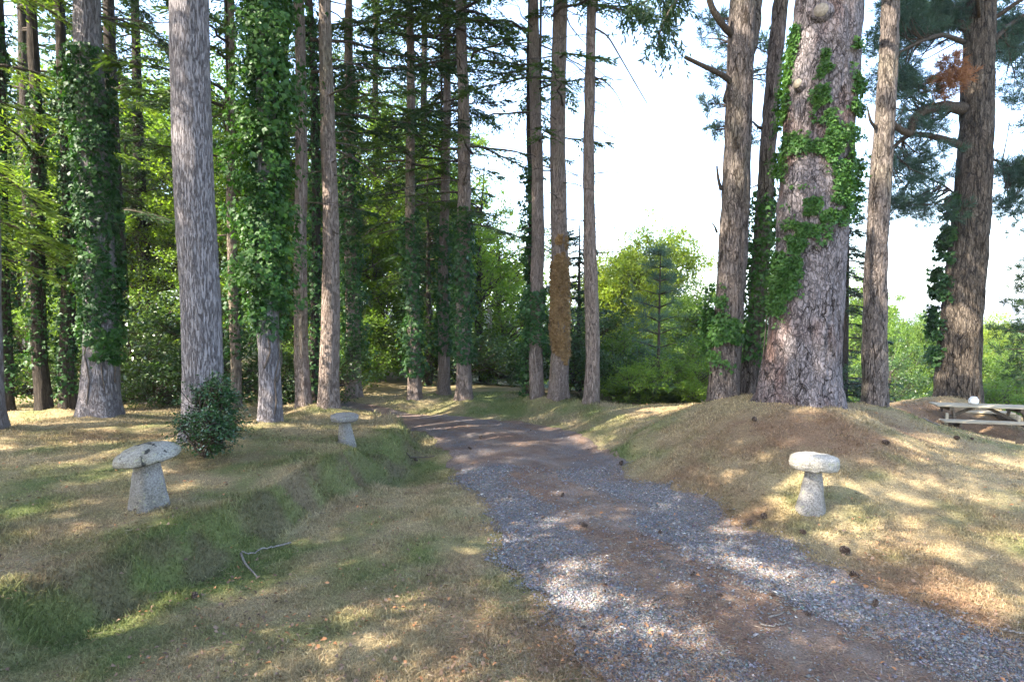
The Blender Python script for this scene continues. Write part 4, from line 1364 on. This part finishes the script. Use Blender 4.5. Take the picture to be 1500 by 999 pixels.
def drive_xy(s, t):
    L, Rr = drive_at(s)
    k = t[:, None]
    e = (fbm(s * 4.0, t * 0, 0, 41) - .5) * .28 * (1 - t) - (fbm(s * 4.0, t * 0 + 9, 0, 42) - .5) * .30 * t + (noise3(s * 18, t * 0, 0, 43) - .5) * .06 * (1 - 2 * t)
    W = np.linalg.norm(Rr - L, axis=1)
    k = k + (e / W)[:, None]
    p = L * (1 - k) + Rr * k
    return p[:, 0], p[:, 1]


def tracks(s, t):
    """how much bare gravel (0..1) lies at this place across the drive"""
    n = fbm(s * 1.9, t * 4, 0, 45) - .5
    m = fbm(s * 9, t * 16, 0, 46) - .5
    t2 = t + n * .22
    a = sstep(-.10, .12, t2) * (1 - sstep(.16, .36, t2))
    b = sstep(.58, .76, t2) * (1 - sstep(.86, 1.06, t2))
    g = np.maximum(a, b) * (1.15 - .75 * sstep(3.6, 6.2, s)) + m * .85 + (fbm(s * 3.5, t * 6, 0, 49) - .5) * .7
    return np.clip(g, 0, 1)


xs, ys = drive_xy(S.ravel(), T.ravel())
zs = H(xs, ys) + .012 - .03 * np.exp(-((T.ravel() - .2) / .12) ** 2) * 0 + .0
gv = tracks(S.ravel(), T.ravel())[:, None]
cen = np.clip((fbm(xs * 3, ys * 3, 0, 47) - .35) * 2.2, 0, 1)[:, None]
dc = np.array([.185, .12, .085]) * (1 - cen) + np.array([.25, .195, .155]) * cen
dc = dc * (.7 + .6 * fbm(xs * 9, ys * 9, 0, 44)[:, None])
grey = np.array([.15, .147, .152]) * (.8 + .45 * fbm(xs * 6, ys * 6, 0, 48)[:, None])
col = dc * (1 - gv) + grey * gv
a = (np.arange(ns_ - 1)[:, None] * nt_ + np.arange(nt_ - 1)[None]).ravel()
dm = MB().add(np.stack([xs, ys, zs], 1), np.stack([a, a + 1, a + nt_ + 1, a + nt_], 1), None, col)
tag(dm.build('gravel_drive', tint_mat('drive_dirt', 70, .6, .95, 0, 1.0, .95), None, True), kind='structure')

rng = np.random.default_rng(101)
# loose stones
OCT_V = np.array([[1, 0, 0], [-1, 0, 0], [0, 1, 0], [0, -1, 0], [0, 0, 1], [0, 0, -1]], float)
OCT_T = np.array([[0, 2, 4], [2, 1, 4], [1, 3, 4], [3, 0, 4], [2, 0, 5], [1, 2, 5], [3, 1, 5], [0, 3, 5]])


def stones(n, smin, smax, sz0, sz1, keep):
    s = smin + (smax - smin) * rng.random(n) ** 1.0
    t = rng.uniform(-.05, 1.05, n)
    g = tracks(s, t) * np.where((t < 0) | (t > 1), .22, 1)
    ok = rng.random(n) < keep(g)
    s, t = s[ok], t[ok]
    x, y = drive_xy(s, t)
    m = len(x)
    z = H(x, y) + .014
    d = np.hypot(x, y)
    sz = rng.uniform(sz0, sz1, m) * (.46 + .04 * d) * np.where(rng.random(m) < .06, 1.9, 1)
    V = OCT_V[None] * (1 + rng.normal(0, .28, (m, 6, 1))) + rng.normal(0, .18, (m, 6, 3))
    V = V * np.stack([np.ones(m), rng.uniform(.6, 1, m), rng.uniform(.3, .6, m)], 1)[:, None]
    an = rng.uniform(0, 6.283, m)
    ca, sa = np.cos(an)[:, None], np.sin(an)[:, None]
    V = np.stack([V[..., 0] * ca - V[..., 1] * sa, V[..., 0] * sa + V[..., 1] * ca, V[..., 2]], -1)
    tl = rng.normal(0, .3, (m, 1))
    V[..., 2] += V[..., 0] * tl
    V = V * (sz / 2)[:, None, None] + np.stack([x, y, z + sz * .1], 1)[:, None]
    base = np.array([.165, .162, .163]) * rng.uniform(.5, 1.5, (m, 1)) + rng.normal(0, .012, (m, 3))
    odd = rng.random(m)
    base[odd < .10] = np.array([.25, .19, .14]) * rng.uniform(.6, 1.3, ((odd < .10).sum(), 1))
    base[odd > .985] = [.5, .47, .42]
    T_ = (OCT_T[None] + (np.arange(m) * 6)[:, None, None]).reshape(-1, 3)
    return V.reshape(-1, 3), T_, np.repeat(np.clip(base, .02, .8), 6, 0)


gb = MB()
for args in ((80000, 1.7, 3.5, .014, .034, lambda g: .06 + .94 * g), (60000, 3.5, 5.5, .014, .030, lambda g: .06 + .85 * g), (12000, 5.5, 8.2, .012, .02, lambda g: .05 + .6 * g)):
    V, T_, c = stones(*args)
    gb.add(V, None, T_, c)
tag(gb.build('gravel', tint_mat('slate_chips', 120, .2, .6)), 'loose blue grey slate chips along the wheel tracks of the drive', kind='stuff')


# ------------------------------------------------------------------ grass, needles, leaf litter
def field(n, d0, d1, half):
    an = rng.uniform(-half, half, n)
    d = 1 / rng.uniform(1 / d1, 1 / d0, n)
    return d * np.tan(an) * 1.0, d


def blades(n, d0, d1):
    x, y = field(n, d0, d1, .76)
    jx, jy = x + rng.normal(0, .05, n), y + rng.normal(0, .05, n)
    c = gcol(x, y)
    bare = np.clip(1 - (c @ np.array([.1, 1, .1])) / .13, 0, 1)
    ok = ~in_drive(jx, jy) & (rng.random(n) > bare * .55)
    x, y, c = x[ok], y[ok], c[ok]
    m = len(x)
    z = H(x, y)
    e = .3
    sl = np.hypot(H0(x + e, y) - H0(x - e, y), H0(x, y + e) - H0(x, y - e)) / (2 * e)
    rag = sstep(.2, .5, sl) * (x < -1) + .35 * sstep(.25, .5, sl) * (x > -1)
    tuft = fbm(x * 3.2, y * 3.2, 0, 51)
    hgt = (.012 + .024 * sstep(.25, .8, tuft) + .022 * sstep(.66, .8, fbm(x * 1.3 + 7, y * 1.3, 0, 52)) + .035 * rag * rng.random(m) ** 2) * rng.uniform(.5, 1.5, m) * (.8 + .045 * y)
    w = .0029 * (.55 + y * .13)
    lean = rng.normal(0, .75, (m, 2)) * hgt[:, None]
    lean[:, 1] -= .0
    sd = rng.normal(0, 1, (m, 2))
    sd /= np.linalg.norm(sd, axis=1)[:, None]
    B = np.stack([x, y, z - .004], 1)
    S_ = np.stack([sd[:, 0], sd[:, 1], np.zeros(m)], 1) * w[:, None]
    mid = B + np.stack([lean[:, 0] * .35, lean[:, 1] * .35, hgt * .62], 1)
    tip = B + np.stack([lean[:, 0], lean[:, 1], hgt * rng.uniform(.55, 1, m)], 1)
    V = np.stack([B - S_, B + S_, mid + S_ * .7, tip, mid - S_ * .7], 1)
    k = (np.arange(m) * 5)[:, None]
    dry = rng.random(m)[:, None]
    cc = c * rng.uniform(.75, 1.55, (m, 1)) + np.where(dry > .75, np.array([.10, .085, .05]), 0) * rng.random((m, 1))
    return V.reshape(-1, 3), k + np.array([0, 1, 2, 4]), k + np.array([4, 2, 3]), np.repeat(np.clip(cc, .01, .7), 5, 0)


gb = MB()
for n, d0, d1 in ((330000, 2.7, 6.5), (170000, 6.5, 15)):
    V, Q, T_, c = blades(n, d0, d1)
    gb.add(V, Q, T_, c)
tag(gb.build('grass', tint_mat('grass_blade', 3, .12, .8, .3)), 'short parched lawn grass with greener tufts on the banks', kind='stuff')


def slivers(n, d0, d1, keep):
    x, y = field(n, d0, d1, .76)
    ok = rng.random(n) < keep(x, y)
    x, y = x[ok], y[ok]
    m = len(x)
    z = H(x, y) + .018 + rng.uniform(0, .012, m)
    an = rng.uniform(0, 6.283, m)
    U = np.stack([np.cos(an), np.sin(an), rng.normal(0, .18, m)], 1)
    V = np.stack([-np.sin(an), np.cos(an), rng.normal(0, .3, m)], 1)
    c = np.array([.20, .115, .065]) * rng.uniform(.5, 1.6, (m, 1)) * np.array([1, 1, 1]) + rng.normal(0, .01, (m, 3))
    pale = rng.random(m) < .22
    c[pale] = np.array([.34, .27, .19]) * rng.uniform(.7, 1.2, (pale.sum(), 1))
    return np.stack([x, y, z], 1), U, V, rng.uniform(.03, .075, m), .0026 * (.6 + .12 * y), np.clip(c, .01, .7)


def need_keep(x, y):
    dr = in_drive(x, y)
    nd = (fbm(x * 1.1, y * 1.1, 0, 23) - .5) * 1.4
    for gx, gy, r, w in NEEDS:
        nd = nd + w * .9 * np.exp(-((x - gx) ** 2 + (y - gy) ** 2) / (r * r))
    return np.where(dr, np.clip(.75 * sstep(.3, .6, fbm(x * 2.5, y * 2.5, 0, 61)) + .2, 0, 1), np.clip(nd, .05, .8))


gb = MB()
for n, d0, d1 in ((110000, 2.7, 7), (36000, 7, 13)):
    P, U, V, L_, W_, c = slivers(n, d0, d1, need_keep)
    gb.kites(P, U, V, L_, W_, 0, c)
tag(gb.build('pine_needles', tint_mat('fallen_needle', 3, .1, .8)), 'fallen brown pine needles scattered over drive and mound', kind='stuff')

x, y = field(9000, 2.7, 13, .76)
ok = rng.random(9000) < sstep(.42, .66, fbm(x * 1.6, y * 1.6, 0, 81)) * .7 + .06
x, y = x[ok], y[ok]
m = len(x)
P = np.stack([x, y, H(x, y) + .03], 1)
an = rng.uniform(0, 6.283, m)
U = np.stack([np.cos(an), np.sin(an), rng.normal(0, .25, m)], 1)
V = np.stack([-np.sin(an), np.cos(an), rng.normal(0, .4, m)], 1)
c = np.where(rng.random((m, 1)) < .25, np.array([.34, .165, .075]), np.array([.19, .125, .085])) * rng.uniform(.5, 1.3, (m, 1))
tag(MB().kites(P, U, V, rng.uniform(.012, .045, m), rng.uniform(.01, .026, m), .25, np.clip(c, .01, .7)).build('leaf_litter', tint_mat('fallen_leaf', 3, .1, .7)),
    'dead orange and brown leaf scraps strewn on grass and gravel', kind='stuff')

# ------------------------------------------------------------------ staddle stones
def stone_mat(name, base, light, dark, lichen=None):
    t = NT(name)
    v = t.coord()
    n1 = t.noise(v, 75, 4, .7)
    n2 = t.noise(v, 9, 4, .6)
    col = t.ramp(n1.outputs['Fac'], [(.33, dark), (.46, base), (.62, light)])
    col = t.mix(t.ramp(n2.outputs['Fac'], [(.35, (.0, .0, .0)), (.7, (.6, .6, .6))]), col, t.mix(.5, col, light))
    n4 = t.noise(t.coord((1, 1, .6)), 4.2, 5, .65)
    col = t.mix(t.ramp(n4.outputs['Fac'], [(.38, (.75, .75, .75)), (.56, (0, 0, 0))]), col, t.mix(1.0, col, (.62, .59, .50), 'MULTIPLY'))
    n5 = t.noise(t.coord(), 22, 3, .5)
    col = t.mix(t.ramp(n5.outputs['Fac'], [(.60, (0, 0, 0)), (.68, (.6, .6, .6))]), col, (.30, .29, .17))
    if lichen:
        n3 = t.noise(t.coord((1, 1, .4)), 7.5, 3, .6)
        col = t.mix(t.ramp(n3.outputs['Fac'], [(.555, (0, 0, 0)), (.59, (1, 1, 1))]), col, lichen)
    h = t.math('ADD', n1.outputs['Fac'], t.math('MULTIPLY', n2.outputs['Fac'], 1.2))
    return t.done(t.principled(col, .92, t.bump(h, .7, .012), .15))


GRAN = stone_mat('granite', (.175, .165, .155), (.30, .285, .262), (.075, .07, .066))
GRANC = stone_mat('lichened_granite', (.23, .215, .185), (.37, .35, .30), (.09, .088, .075), (.035, .035, .03))
GRANP = stone_mat('pale_granite', (.25, .235, .205), (.40, .38, .335), (.105, .10, .09))


def staddle(label, bx, by, ztop_px, cap_w, cap_h, stem_top, stem_bot, cx_px, tilt, seed, squareness, dome, mcap, mstem, lean=0.0):
    q = hit(bx, by)
    d = q[1] + .10
    pxm = d / F / math.sqrt(1 + ((bx - CX) / F) ** 2)
    r_bot = stem_bot * pxm / 2
    b = np.array([q[0] * d / q[1], d, 0])
    b[2] = float(H0(b[0], b[1]))
    top = float(at_d(bx, ztop_px, d)[2]) - b[2]
    o = empty('staddle_stone', b, label, 'staddle stone', 'staddle stones')
    rng = np.random.default_rng(seed)
    k, n = 64, 26
    th = np.arange(k) * 2 * math.pi / k
    ch = cap_h * pxm
    zz = np.linspace(-.14, top - ch * .55, n)
    u = np.clip(zz / (top - ch), 0, 1)
    sq = (np.abs(np.cos(th + .5)) ** squareness + np.abs(np.sin(th + .5)) ** squareness) ** (-1 / squareness)
    r = (r_bot * (1 - u) + stem_top * pxm / 2 * u)[:, None] * sq[None]
    sh = (cx_px - bx) * pxm * u
    X_, Y_ = np.cos(th)[None] * r, np.sin(th)[None] * r
    Z_ = zz[:, None] + 0 * X_
    r2 = 1 + .10 * (fbm(X_ * 9, Y_ * 9, Z_ * 7, seed) - .5) + .07 * (fbm(X_ * 40, Y_ * 40, Z_ * 40, seed + 2) - .5)
    V = np.stack([X_ * r2 + sh[:, None], Y_ * r2, Z_], -1).reshape(-1, 3)
    i, j = np.meshgrid(np.arange(n - 1), np.arange(k), indexing='ij')
    a, b2 = i * k + j, i * k + (j + 1) % k
    MB().add(V, np.stack([a, b2, b2 + k, a + k], -1).reshape(-1, 4)).build('stem', mstem, o, True)
    # cap: lathe profile
    rc = cap_w * pxm / 2
    pr = np.array([[.02, -.5], [.5, -.5], [.82, -.46], [.93, -.36], [.985, -.2], [1.0, 0], [.985, .14], [.94, .25], [.8, .25 + .13 * dome], [.6, .25 + .2 * dome], [.35, .25 + .24 * dome], [.12, .25 + .25 * dome], [.0, .25 + .25 * dome]])
    if dome > 1:
        pr = np.array([[.02, -.5], [.6, -.5], [.9, -.47], [.985, -.38], [1.0, -.24], [.97, -.08], [.86, .1], [.66, .28], [.4, .42], [.15, .49], [0, .5]])
    elif dome > .3:
        pr = np.array([[.02, -.5], [.75, -.5], [.9, -.44], [.98, -.25], [1.0, -.02], [.98, .18], [.9, .33], [.74, .43], [.5, .49], [.2, .52], [0, .525]])
    uu = np.linspace(0, len(pr) - 1, 60)
    prr = np.stack([np.interp(uu, np.arange(len(pr)), pr[:, 0]), np.interp(uu, np.arange(len(pr)), pr[:, 1])], 1)
    rr = prr[:, 0][:, None] * rc * (1 + .10 * (fbm(np.cos(th) * 1.3 + seed, np.sin(th) * 1.3, 0, seed) - .5))[None]
    X_, Y_ = np.cos(th)[None] * rr, np.sin(th)[None] * rr
    Z_ = prr[:, 1][:, None] * ch * np.ones(k)[None]
    nz = (fbm(X_ * 12, Y_ * 12, Z_ * 12, seed + 5) - .5) * .035 + (fbm(X_ * 45, Y_ * 45, Z_ * 45, seed + 6) - .5) * .018
    Nn = np.stack([X_ / rc * .8, Y_ / rc * .8, Z_ / ch], -1)
    Vc = np.stack([X_, Y_, Z_], -1) + Nn * nz[..., None]
    n = len(prr)
    i, j = np.meshgrid(np.arange(n - 1), np.arange(k), indexing='ij')
    a, b2 = i * k + j, i * k + (j + 1) % k
    c = MB().add(Vc.reshape(-1, 3), np.stack([a, b2, b2 + k, a + k], -1).reshape(-1, 4)).build('cap', mcap, o, True)
    c.location = (sh[-1], 0, top - ch * .5)
    c.rotation_euler = tilt
    return o


staddle('largest staddle stone, its tilted cap blotched black, on the left lawn', 219, 750, 649, 103, 31, 34, 58, 217, (R(3.5), R(-7), 0), 3, 3.4, 1.2, GRANC, GRAN)
staddle('smallest staddle stone, flat disc cap, atop the bank by the drive', 508, 654, 605, 43, 12, 15, 26, 505, (R(3), R(-1), .9), 5, 2.6, .25, GRAN, GRAN)
staddle('pale round-capped staddle stone leaning on the right side of the drive', 1187, 752, 664, 74, 28, 24, 45, 1191, (R(4), R(5), 1.9), 7, 2.4, .35, GRANP, GRAN)

# ------------------------------------------------------------------ pine cones
def cone_mesh(name, L, Rm, opened, seed, mat):
    rng = np.random.default_rng(seed)
    mb = MB()
    u = np.linspace(0, 1, 9)
    mb.tube(np.stack([np.zeros(9), np.zeros(9), u * L], 1), Rm * .5 * np.sin(np.pi * (u * .85 + .12)) + .002, 10)
    for k in range(84):
        t = (k + .5) / 84
        a = k * 2.39996
        prof = math.sin(math.pi * (t * .83 + .13)) ** .8
        ln = Rm * prof * rng.uniform(.9, 1.1)
        el = R(-20 + 85 * t) * (1.1 - .4 * opened) + R(25 * (1 - opened))
        O = np.array([math.cos(a), math.sin(a), 0])
        S_ = np.array([-math.sin(a), math.cos(a), 0])
        D = O * math.cos(el) + np.array([0, 0, math.sin(el)])
        p = O * ln * .25 + np.array([0, 0, t * L])
        w = .30 * Rm
        N_ = np.cross(S_, D)
        tip = p + D * ln * .85
        V = np.array([p - S_ * w * .4, p + S_ * w * .4, tip - D * ln * .18 + S_ * w * .62, tip, tip - D * ln * .18 - S_ * w * .62, tip - D * ln * .12 - N_ * w * .5])
        mb.add(V, None, [[0, 1, 5], [1, 2, 5], [2, 3, 5], [3, 4, 5], [4, 0, 5], [0, 2, 1], [0, 4, 2], [4, 3, 2]])
    return mb.mesh(name, mat)


ct = NT('pine_cone_scale')
g = ct.n('ShaderNodeNewGeometry')
CONEM = ct.done(ct.principled(ct.ramp(g.outputs['Random Per Island'], [(0, (.035, .022, .016)), (.55, (.075, .05, .036)), (1, (.21, .155, .115))]), .75))
cones = [cone_mesh('pine_cone', .105, .046, 1.0, 1, CONEM), cone_mesh('pine_cone', .095, .034, .25, 2, CONEM)]
CONES = [(284, 875, 1, 1.15, 'pine cone at the foot of the left bank below the forked stick'),
         (1095, 766, 1, 1.05, 'upright dark pine cone at the gravel edge, left of the leaning staddle stone'),
         (1117, 757, 0, 1.0, 'open grey pine cone right beside the upright one at the gravel edge'),
         (1172, 774, 0, .85, 'small open pine cone below the foot of the leaning staddle stone'),
         (1243, 806, 0, 1.25, 'large open pine cone on grass below right of the leaning staddle stone'),
         (1258, 843, 0, 1.05, 'flattened open pine cone on the outer edge of the right gravel track'),
         (1280, 888, 1, 1.0, 'dark pine cone lying in the right gravel track'),
         (1182, 896, 1, .9, 'pine cone on the brown middle strip, right of its neighbour near the gravel'),
         (1126, 869, 1, .8, 'pine cone at the inner edge of the right gravel track'),
         (1050, 869, 0, .65, 'small pine cone alone in the middle of the brown strip'),
         (1012, 842, 1, .8, 'pine cone on brown litter just above the small lone cone'),
         (883, 855, 1, .75, 'pine cone lying on the left gravel track'),
         (860, 769, 0, .9, 'pine cone in the middle strip of the drive, below the sunny patch'),
         (822, 726, 1, .95, 'dark pine cone in the sunny patch across the drive'),
         (910, 680, 0, 1.3, 'dark cone at the right edge of the drive below the bank'),
         (965, 778, 1, .85, 'pine cone left of the right gravel track, above the open strip'),
         (1292, 651, 0, 1.4, 'lone pine cone on the mound right of the huge pine'),
         (1398, 640, 0, 1.5, 'left one of two dark cones in front of the picnic bench'),
         (1425, 641, 1, 1.4, 'right one of two dark cones in front of the picnic bench'),
         (1104, 617, 0, 1.3, 'pine cone at the left foot of the huge pine'),
         (690, 656, 1, 1.0, 'pine cone on the left half of the drive near the bend'),
         (704, 640, 0, 1.0, 'pine cone on the far drive close to the bend'),
         (612, 672, 1, 1.3, 'dark cone at the bottom of the bank beside the far verge')]
rng = np.random.default_rng(77)
for px_, py_, kd, s_, label in CONES:
    s_ *= .64 if s_ < 1.28 else .52
    q = hit(px_, py_ + 4)
    o = link_mesh('pine_cone', cones[kd], None, (q[0], q[1], float(H(q[0], q[1])) + .036 * s_), (R(90 + rng.uniform(-35, 10)), 0, rng.uniform(0, 6.28)), s_)
    tag(o, label, 'pine cone', 'fallen pine cones')


# ------------------------------------------------------------------ sticks
def stick(label, pts, r, forks=(), mat=None):
    Q = np.array([hit(a, b) for a, b in pts])
    o0 = Q.mean(0)
    u = np.linspace(0, len(Q) - 1, len(Q) * 4)
    P = np.stack([np.interp(u, np.arange(len(Q)), Q[:, c]) for c in range(3)], 1)
    P[:, 2] = H(P[:, 0], P[:, 1]) + r + .018
    P += np.random.default_rng(int(pts[0][0])).normal(0, .005, P.shape)
    mb = MB().tube(P - o0, np.linspace(r, r * .55, len(P)), 8)
    for f in forks:
        Qf = np.array([hit(a, b) for a, b in f])
        Pf = np.stack([np.interp(np.linspace(0, len(Qf) - 1, 6), np.arange(len(Qf)), Qf[:, c]) for c in range(3)], 1)
        Pf[:, 2] = H(Pf[:, 0], Pf[:, 1]) + r + .018
        mb.tube(Pf - o0, np.linspace(r * 1.1, r * .6, 6), 8)
    o = mb.build('stick', mat or TWIG, None, True, o0)
    return tag(o, label, 'stick')


PALE = bark_mat('pale_stick_bark', (.25, .23, .20), (.48, .46, .42), (.12, .10, .08), 60, .5, .2, .4, .004)
stick('pale forked stick lying at the foot of the left bank', [(426, 801), (402, 806), (384, 810), (370, 818), (354, 821)], .010, [[(353, 822), (363, 834), (377, 849)]], PALE)
stick('thin pale stick at the right edge of the photo', [(1466, 926), (1484, 929), (1506, 933)], .010, (), PALE)
stick('short grey twig just under the flattened cone by the right track', [(1251, 850), (1268, 853), (1284, 856)], .006)
stick('short twig on the outer side of the right track, right of the flattened cone', [(1332, 868), (1345, 870), (1356, 872)], .006)
stick('curved pale twig on the brown strip near the bottom right', [(1113, 920), (1132, 921), (1150, 917), (1158, 914)], .006, [[(1126, 908), (1140, 905), (1148, 901)]], PALE)
stick('dark twig on brown litter in the middle of the drive', [(955, 889), (964, 882), (974, 876)], .007, [[(964, 882), (975, 879)]])
stick('short dark twig lying across the foot of the far bank', [(596, 671), (612, 672), (636, 670)], .012)
stick('fallen pale branch on the slope in front of the picnic table', [(1352, 618), (1364, 622), (1376, 627)], .018, (), PALE)

# ------------------------------------------------------------------ picnic table with a white jar
wt = NT('weathered_wood')
v = wt.coord((1.5, 22, 22))
n1 = wt.noise(v, 3, 5, .6)
WOOD = wt.done(wt.principled(wt.ramp(n1.outputs['Fac'], [(.25, (.20, .165, .11)), (.55, (.36, .31, .22)), (.8, (.46, .41, .31))]), .85, wt.bump(n1.outputs['Fac'], .4, .004)))
wd = NT('dark_weathered_wood')
n1 = wd.noise(wd.coord((14, 14, 2)), 3, 5, .6)
WOODD = wd.done(wd.principled(wd.ramp(n1.outputs['Fac'], [(.3, (.06, .045, .03)), (.7, (.14, .11, .075))]), .85))


def boxes(lst):
    bm = bmesh.new()
    for (cx, cy, cz), (sx, sy, sz), rot in lst:
        g = bmesh.ops.create_cube(bm, size=1)
        M_ = Matrix.Translation((cx, cy, cz)) @ Matrix.Rotation(rot[2], 4, 'Z') @ Matrix.Rotation(rot[1], 4, 'Y') @ Matrix.Rotation(rot[0], 4, 'X') @ Matrix.Diagonal((sx, sy, sz, 1))
        bmesh.ops.transform(bm, matrix=M_, verts=g['verts'])
    bmesh.ops.bevel(bm, geom=list(bm.edges), offset=.006, segments=2, affect='EDGES')
    return bm


def bm_obj(name, bm, mat, parent):
    me = bpy.data.meshes.new(name)
    bm.to_mesh(me)
    bm.free()
    me.materials.append(mat)
    return link_mesh(name, me, parent)


TD = 12.6
tl_, tr_ = at_d(1380, 593, TD), at_d(1504, 596, TD - .36)
zt, zb = float(tl_[2]), float(at_d(1372, 616, TD - .42)[2])
ang = math.atan2(tr_[1] - tl_[1], tr_[0] - tl_[0])
LT = 1.85
g0 = -.47
pt = empty('picnic_table', (tl_[0] + LT / 2 * math.cos(ang), tl_[1] + LT / 2 * math.sin(ang) + .36, g0), 'weathered wooden picnic table with benches in front of the dark ridged pine', 'picnic table', rz=ang)
ht_, hb_ = zt - g0, zb - g0
bm_obj('tabletop', boxes([((0, -.30 + .16 * k, ht_ - .02), (LT, .15, .03), (0, 0, 0)) for k in range(3)]), WOOD, pt)
for sy in (-1, 1):
    bm_obj('bench', boxes([((-.03, sy * .70 + dy, hb_ - .018), (LT + .04, .125, .036), (0, 0, 0)) for dy in (-.066, .066)]), WOOD, pt)
for sx in (-1, 1):
    x0 = sx * (LT / 2 - .3)
    bm_obj('leg', boxes([((x0, -.43, ht_ / 2 - .06), (.036, .07, ht_ + .12), (R(-26), 0, 0))]), WOODD, pt)
    bm_obj('leg', boxes([((x0 + .048, .43, ht_ / 2 - .06), (.036, .07, ht_ + .12), (R(26), 0, 0))]), WOODD, pt)
    bm_obj('cross_bearer', boxes([((x0 - .049, 0, hb_ - .085), (.045, 1.6, .09), (0, 0, 0)), ((x0 - .049, 0, ht_ - .083), (.045, .70, .08), (0, 0, 0))]), WOODD, pt)
    bm_obj('bench_post', boxes([((x0 - .22, -.60, (ht_ + hb_) / 2 - .12), (.05, .05, .24), (0, 0, 0))]), WOOD, pt)
    bm_obj('brace', boxes([((x0 - sx * .28, 0, (ht_ + hb_) / 2 - .06), (.66, .045, .06), (0, sx * R(27), 0))]), WOODD, pt)

jt = NT('white_ceramic')
n1 = jt.noise(jt.coord(), 12, 3)
CER = jt.done(jt.principled(jt.ramp(n1.outputs['Fac'], [(.35, (.55, .53, .48)), (.6, (.78, .77, .73))]), .35, None, .5))
q = at_d(1426, 591, TD + .10)
jr = 6.6 / F * TD
o = empty('lidded_jar', (q[0], q[1], zt + .001), 'white rounded lidded jar standing on the picnic table', 'jar')
k = 40


def lathe(pr, name, mat, parent):
    P = np.array(pr)
    n = len(P)
    th = np.arange(k) * 2 * math.pi / k
    V = np.stack([P[:, 0:1] * np.cos(th)[None], P[:, 0:1] * np.sin(th)[None], P[:, 1:2] + 0 * th[None]], -1)
    i, j = np.meshgrid(np.arange(n - 1), np.arange(k), indexing='ij')
    a, b_ = i * k + j, i * k + (j + 1) % k
    return MB().add(V.reshape(-1, 3), np.stack([a, b_, b_ + k, a + k], -1).reshape(-1, 4)).build(name, mat, parent, True)


lathe([(.001, 0), (.75 * jr, 0), (.92 * jr, .25 * jr), (1.0 * jr, .6 * jr), (.96 * jr, .95 * jr), (.82 * jr, 1.25 * jr), (.62 * jr, 1.45 * jr), (.56 * jr, 1.52 * jr)], 'body', CER, o)
lathe([(.66 * jr, 1.50 * jr), (.68 * jr, 1.56 * jr), (.6 * jr, 1.64 * jr), (.3 * jr, 1.70 * jr), (.001, 1.71 * jr)], 'lid', CER, o)

# post with a box in the gap behind the bend
d = 18.6
x = X(717, d)
b = float(H0(x, d))
o = empty('wooden_post', (x, d, b), 'slim wooden post carrying a small pale box, in the wood behind the bend', 'post')
z1 = float(at_d(717, 453, d)[2]) - b
MB().tube(np.array([[0, 0, -.3], [.03, 0, z1 * .5], [0, 0, z1]]), [.075, .07, .065], 10).build('post', WOOD, o, True)
bm_obj('box', boxes([((-.07, -.09, z1 - .28), (.16, .12, .28), (0, 0, 0))]), CER, o)

# ------------------------------------------------------------------ haze over the valley
hm = bpy.data.materials.new('haze')
hm.use_nodes = True
hm.node_tree.nodes.clear()
ho = hm.node_tree.nodes.new('ShaderNodeOutputMaterial')
hv = hm.node_tree.nodes.new('ShaderNodeVolumePrincipled')
hv.inputs['Color'].default_value = (.86, .92, 1, 1)
hv.inputs['Density'].default_value = .0005
hm.node_tree.links.new(hv.outputs[0], ho.inputs['Volume'])
hb = MB()
_x, _y, _z = (-4400, 4400), (-160, 4700), (-75, 60)
hb.add([(x, y, z) for x in _x for y in _y for z in _z], [[0, 1, 3, 2], [4, 6, 7, 5], [0, 4, 5, 1], [2, 3, 7, 6], [0, 2, 6, 4], [1, 5, 7, 3]])
tag(hb.build('haze', hm), 'thin blue haze lying over the far valley', kind='stuff')

# ------------------------------------------------------------------ light, sky, camera
EL = R(SUN_EL if 'SUN_EL' in globals() else 41)
SX, SY = -.87, -.49
n_ = math.hypot(SX, SY)
sd = Vector((SX / n_ * math.cos(EL), SY / n_ * math.cos(EL), math.sin(EL)))
li = bpy.data.lights.new('sun', 'SUN')
li.energy = 3.7
li.angle = R(.5)
li.color = (1, .91, .78)
so = bpy.data.objects.new('sun', li)
COL.objects.link(so)
so.rotation_euler = sd.to_track_quat('Z', 'Y').to_euler()
so.location = (-20, -10, 30)

w = bpy.data.worlds.new('World')
sc.world = w
w.use_nodes = True
nt = w.node_tree
bg = nt.nodes['Background']
sky = nt.nodes.new('ShaderNodeTexSky')
sky.sky_type = 'NISHITA'
sky.sun_disc = False
sky.sun_elevation = EL
sky.sun_rotation = math.atan2(sd.x, sd.y)
sky.dust_density = 1.4
sky.air_density = .85
sky.ozone_density = .35
nt.links.new(sky.outputs[0], bg.inputs['Color'])
bg.inputs['Strength'].default_value = .15

cam = bpy.data.cameras.new('camera')
cam.sensor_width = 36
cam.lens = F / 1500 * 36
cam.clip_start, cam.clip_end = .05, 12000
co = bpy.data.objects.new('camera', cam)
COL.objects.link(co)
co.location = (0, 0, EYE)
co.rotation_euler = (R(90) - PITCH, 0, 0)
sc.camera = co

vs = sc.view_settings
sc.display_settings.display_device = 'sRGB'
vs.view_transform = 'Standard'
vs.look = 'None'
vs.gamma = 1
vs.exposure = 2.9
c_ = sc.cycles
c_.use_denoising = True
c_.denoiser = 'OPENIMAGEDENOISE'
c_.max_bounces = 8
c_.diffuse_bounces = 4
c_.glossy_bounces = 2
c_.transmission_bounces = 4
c_.transparent_max_bounces = 4
c_.caustics_reflective = c_.caustics_refractive = False
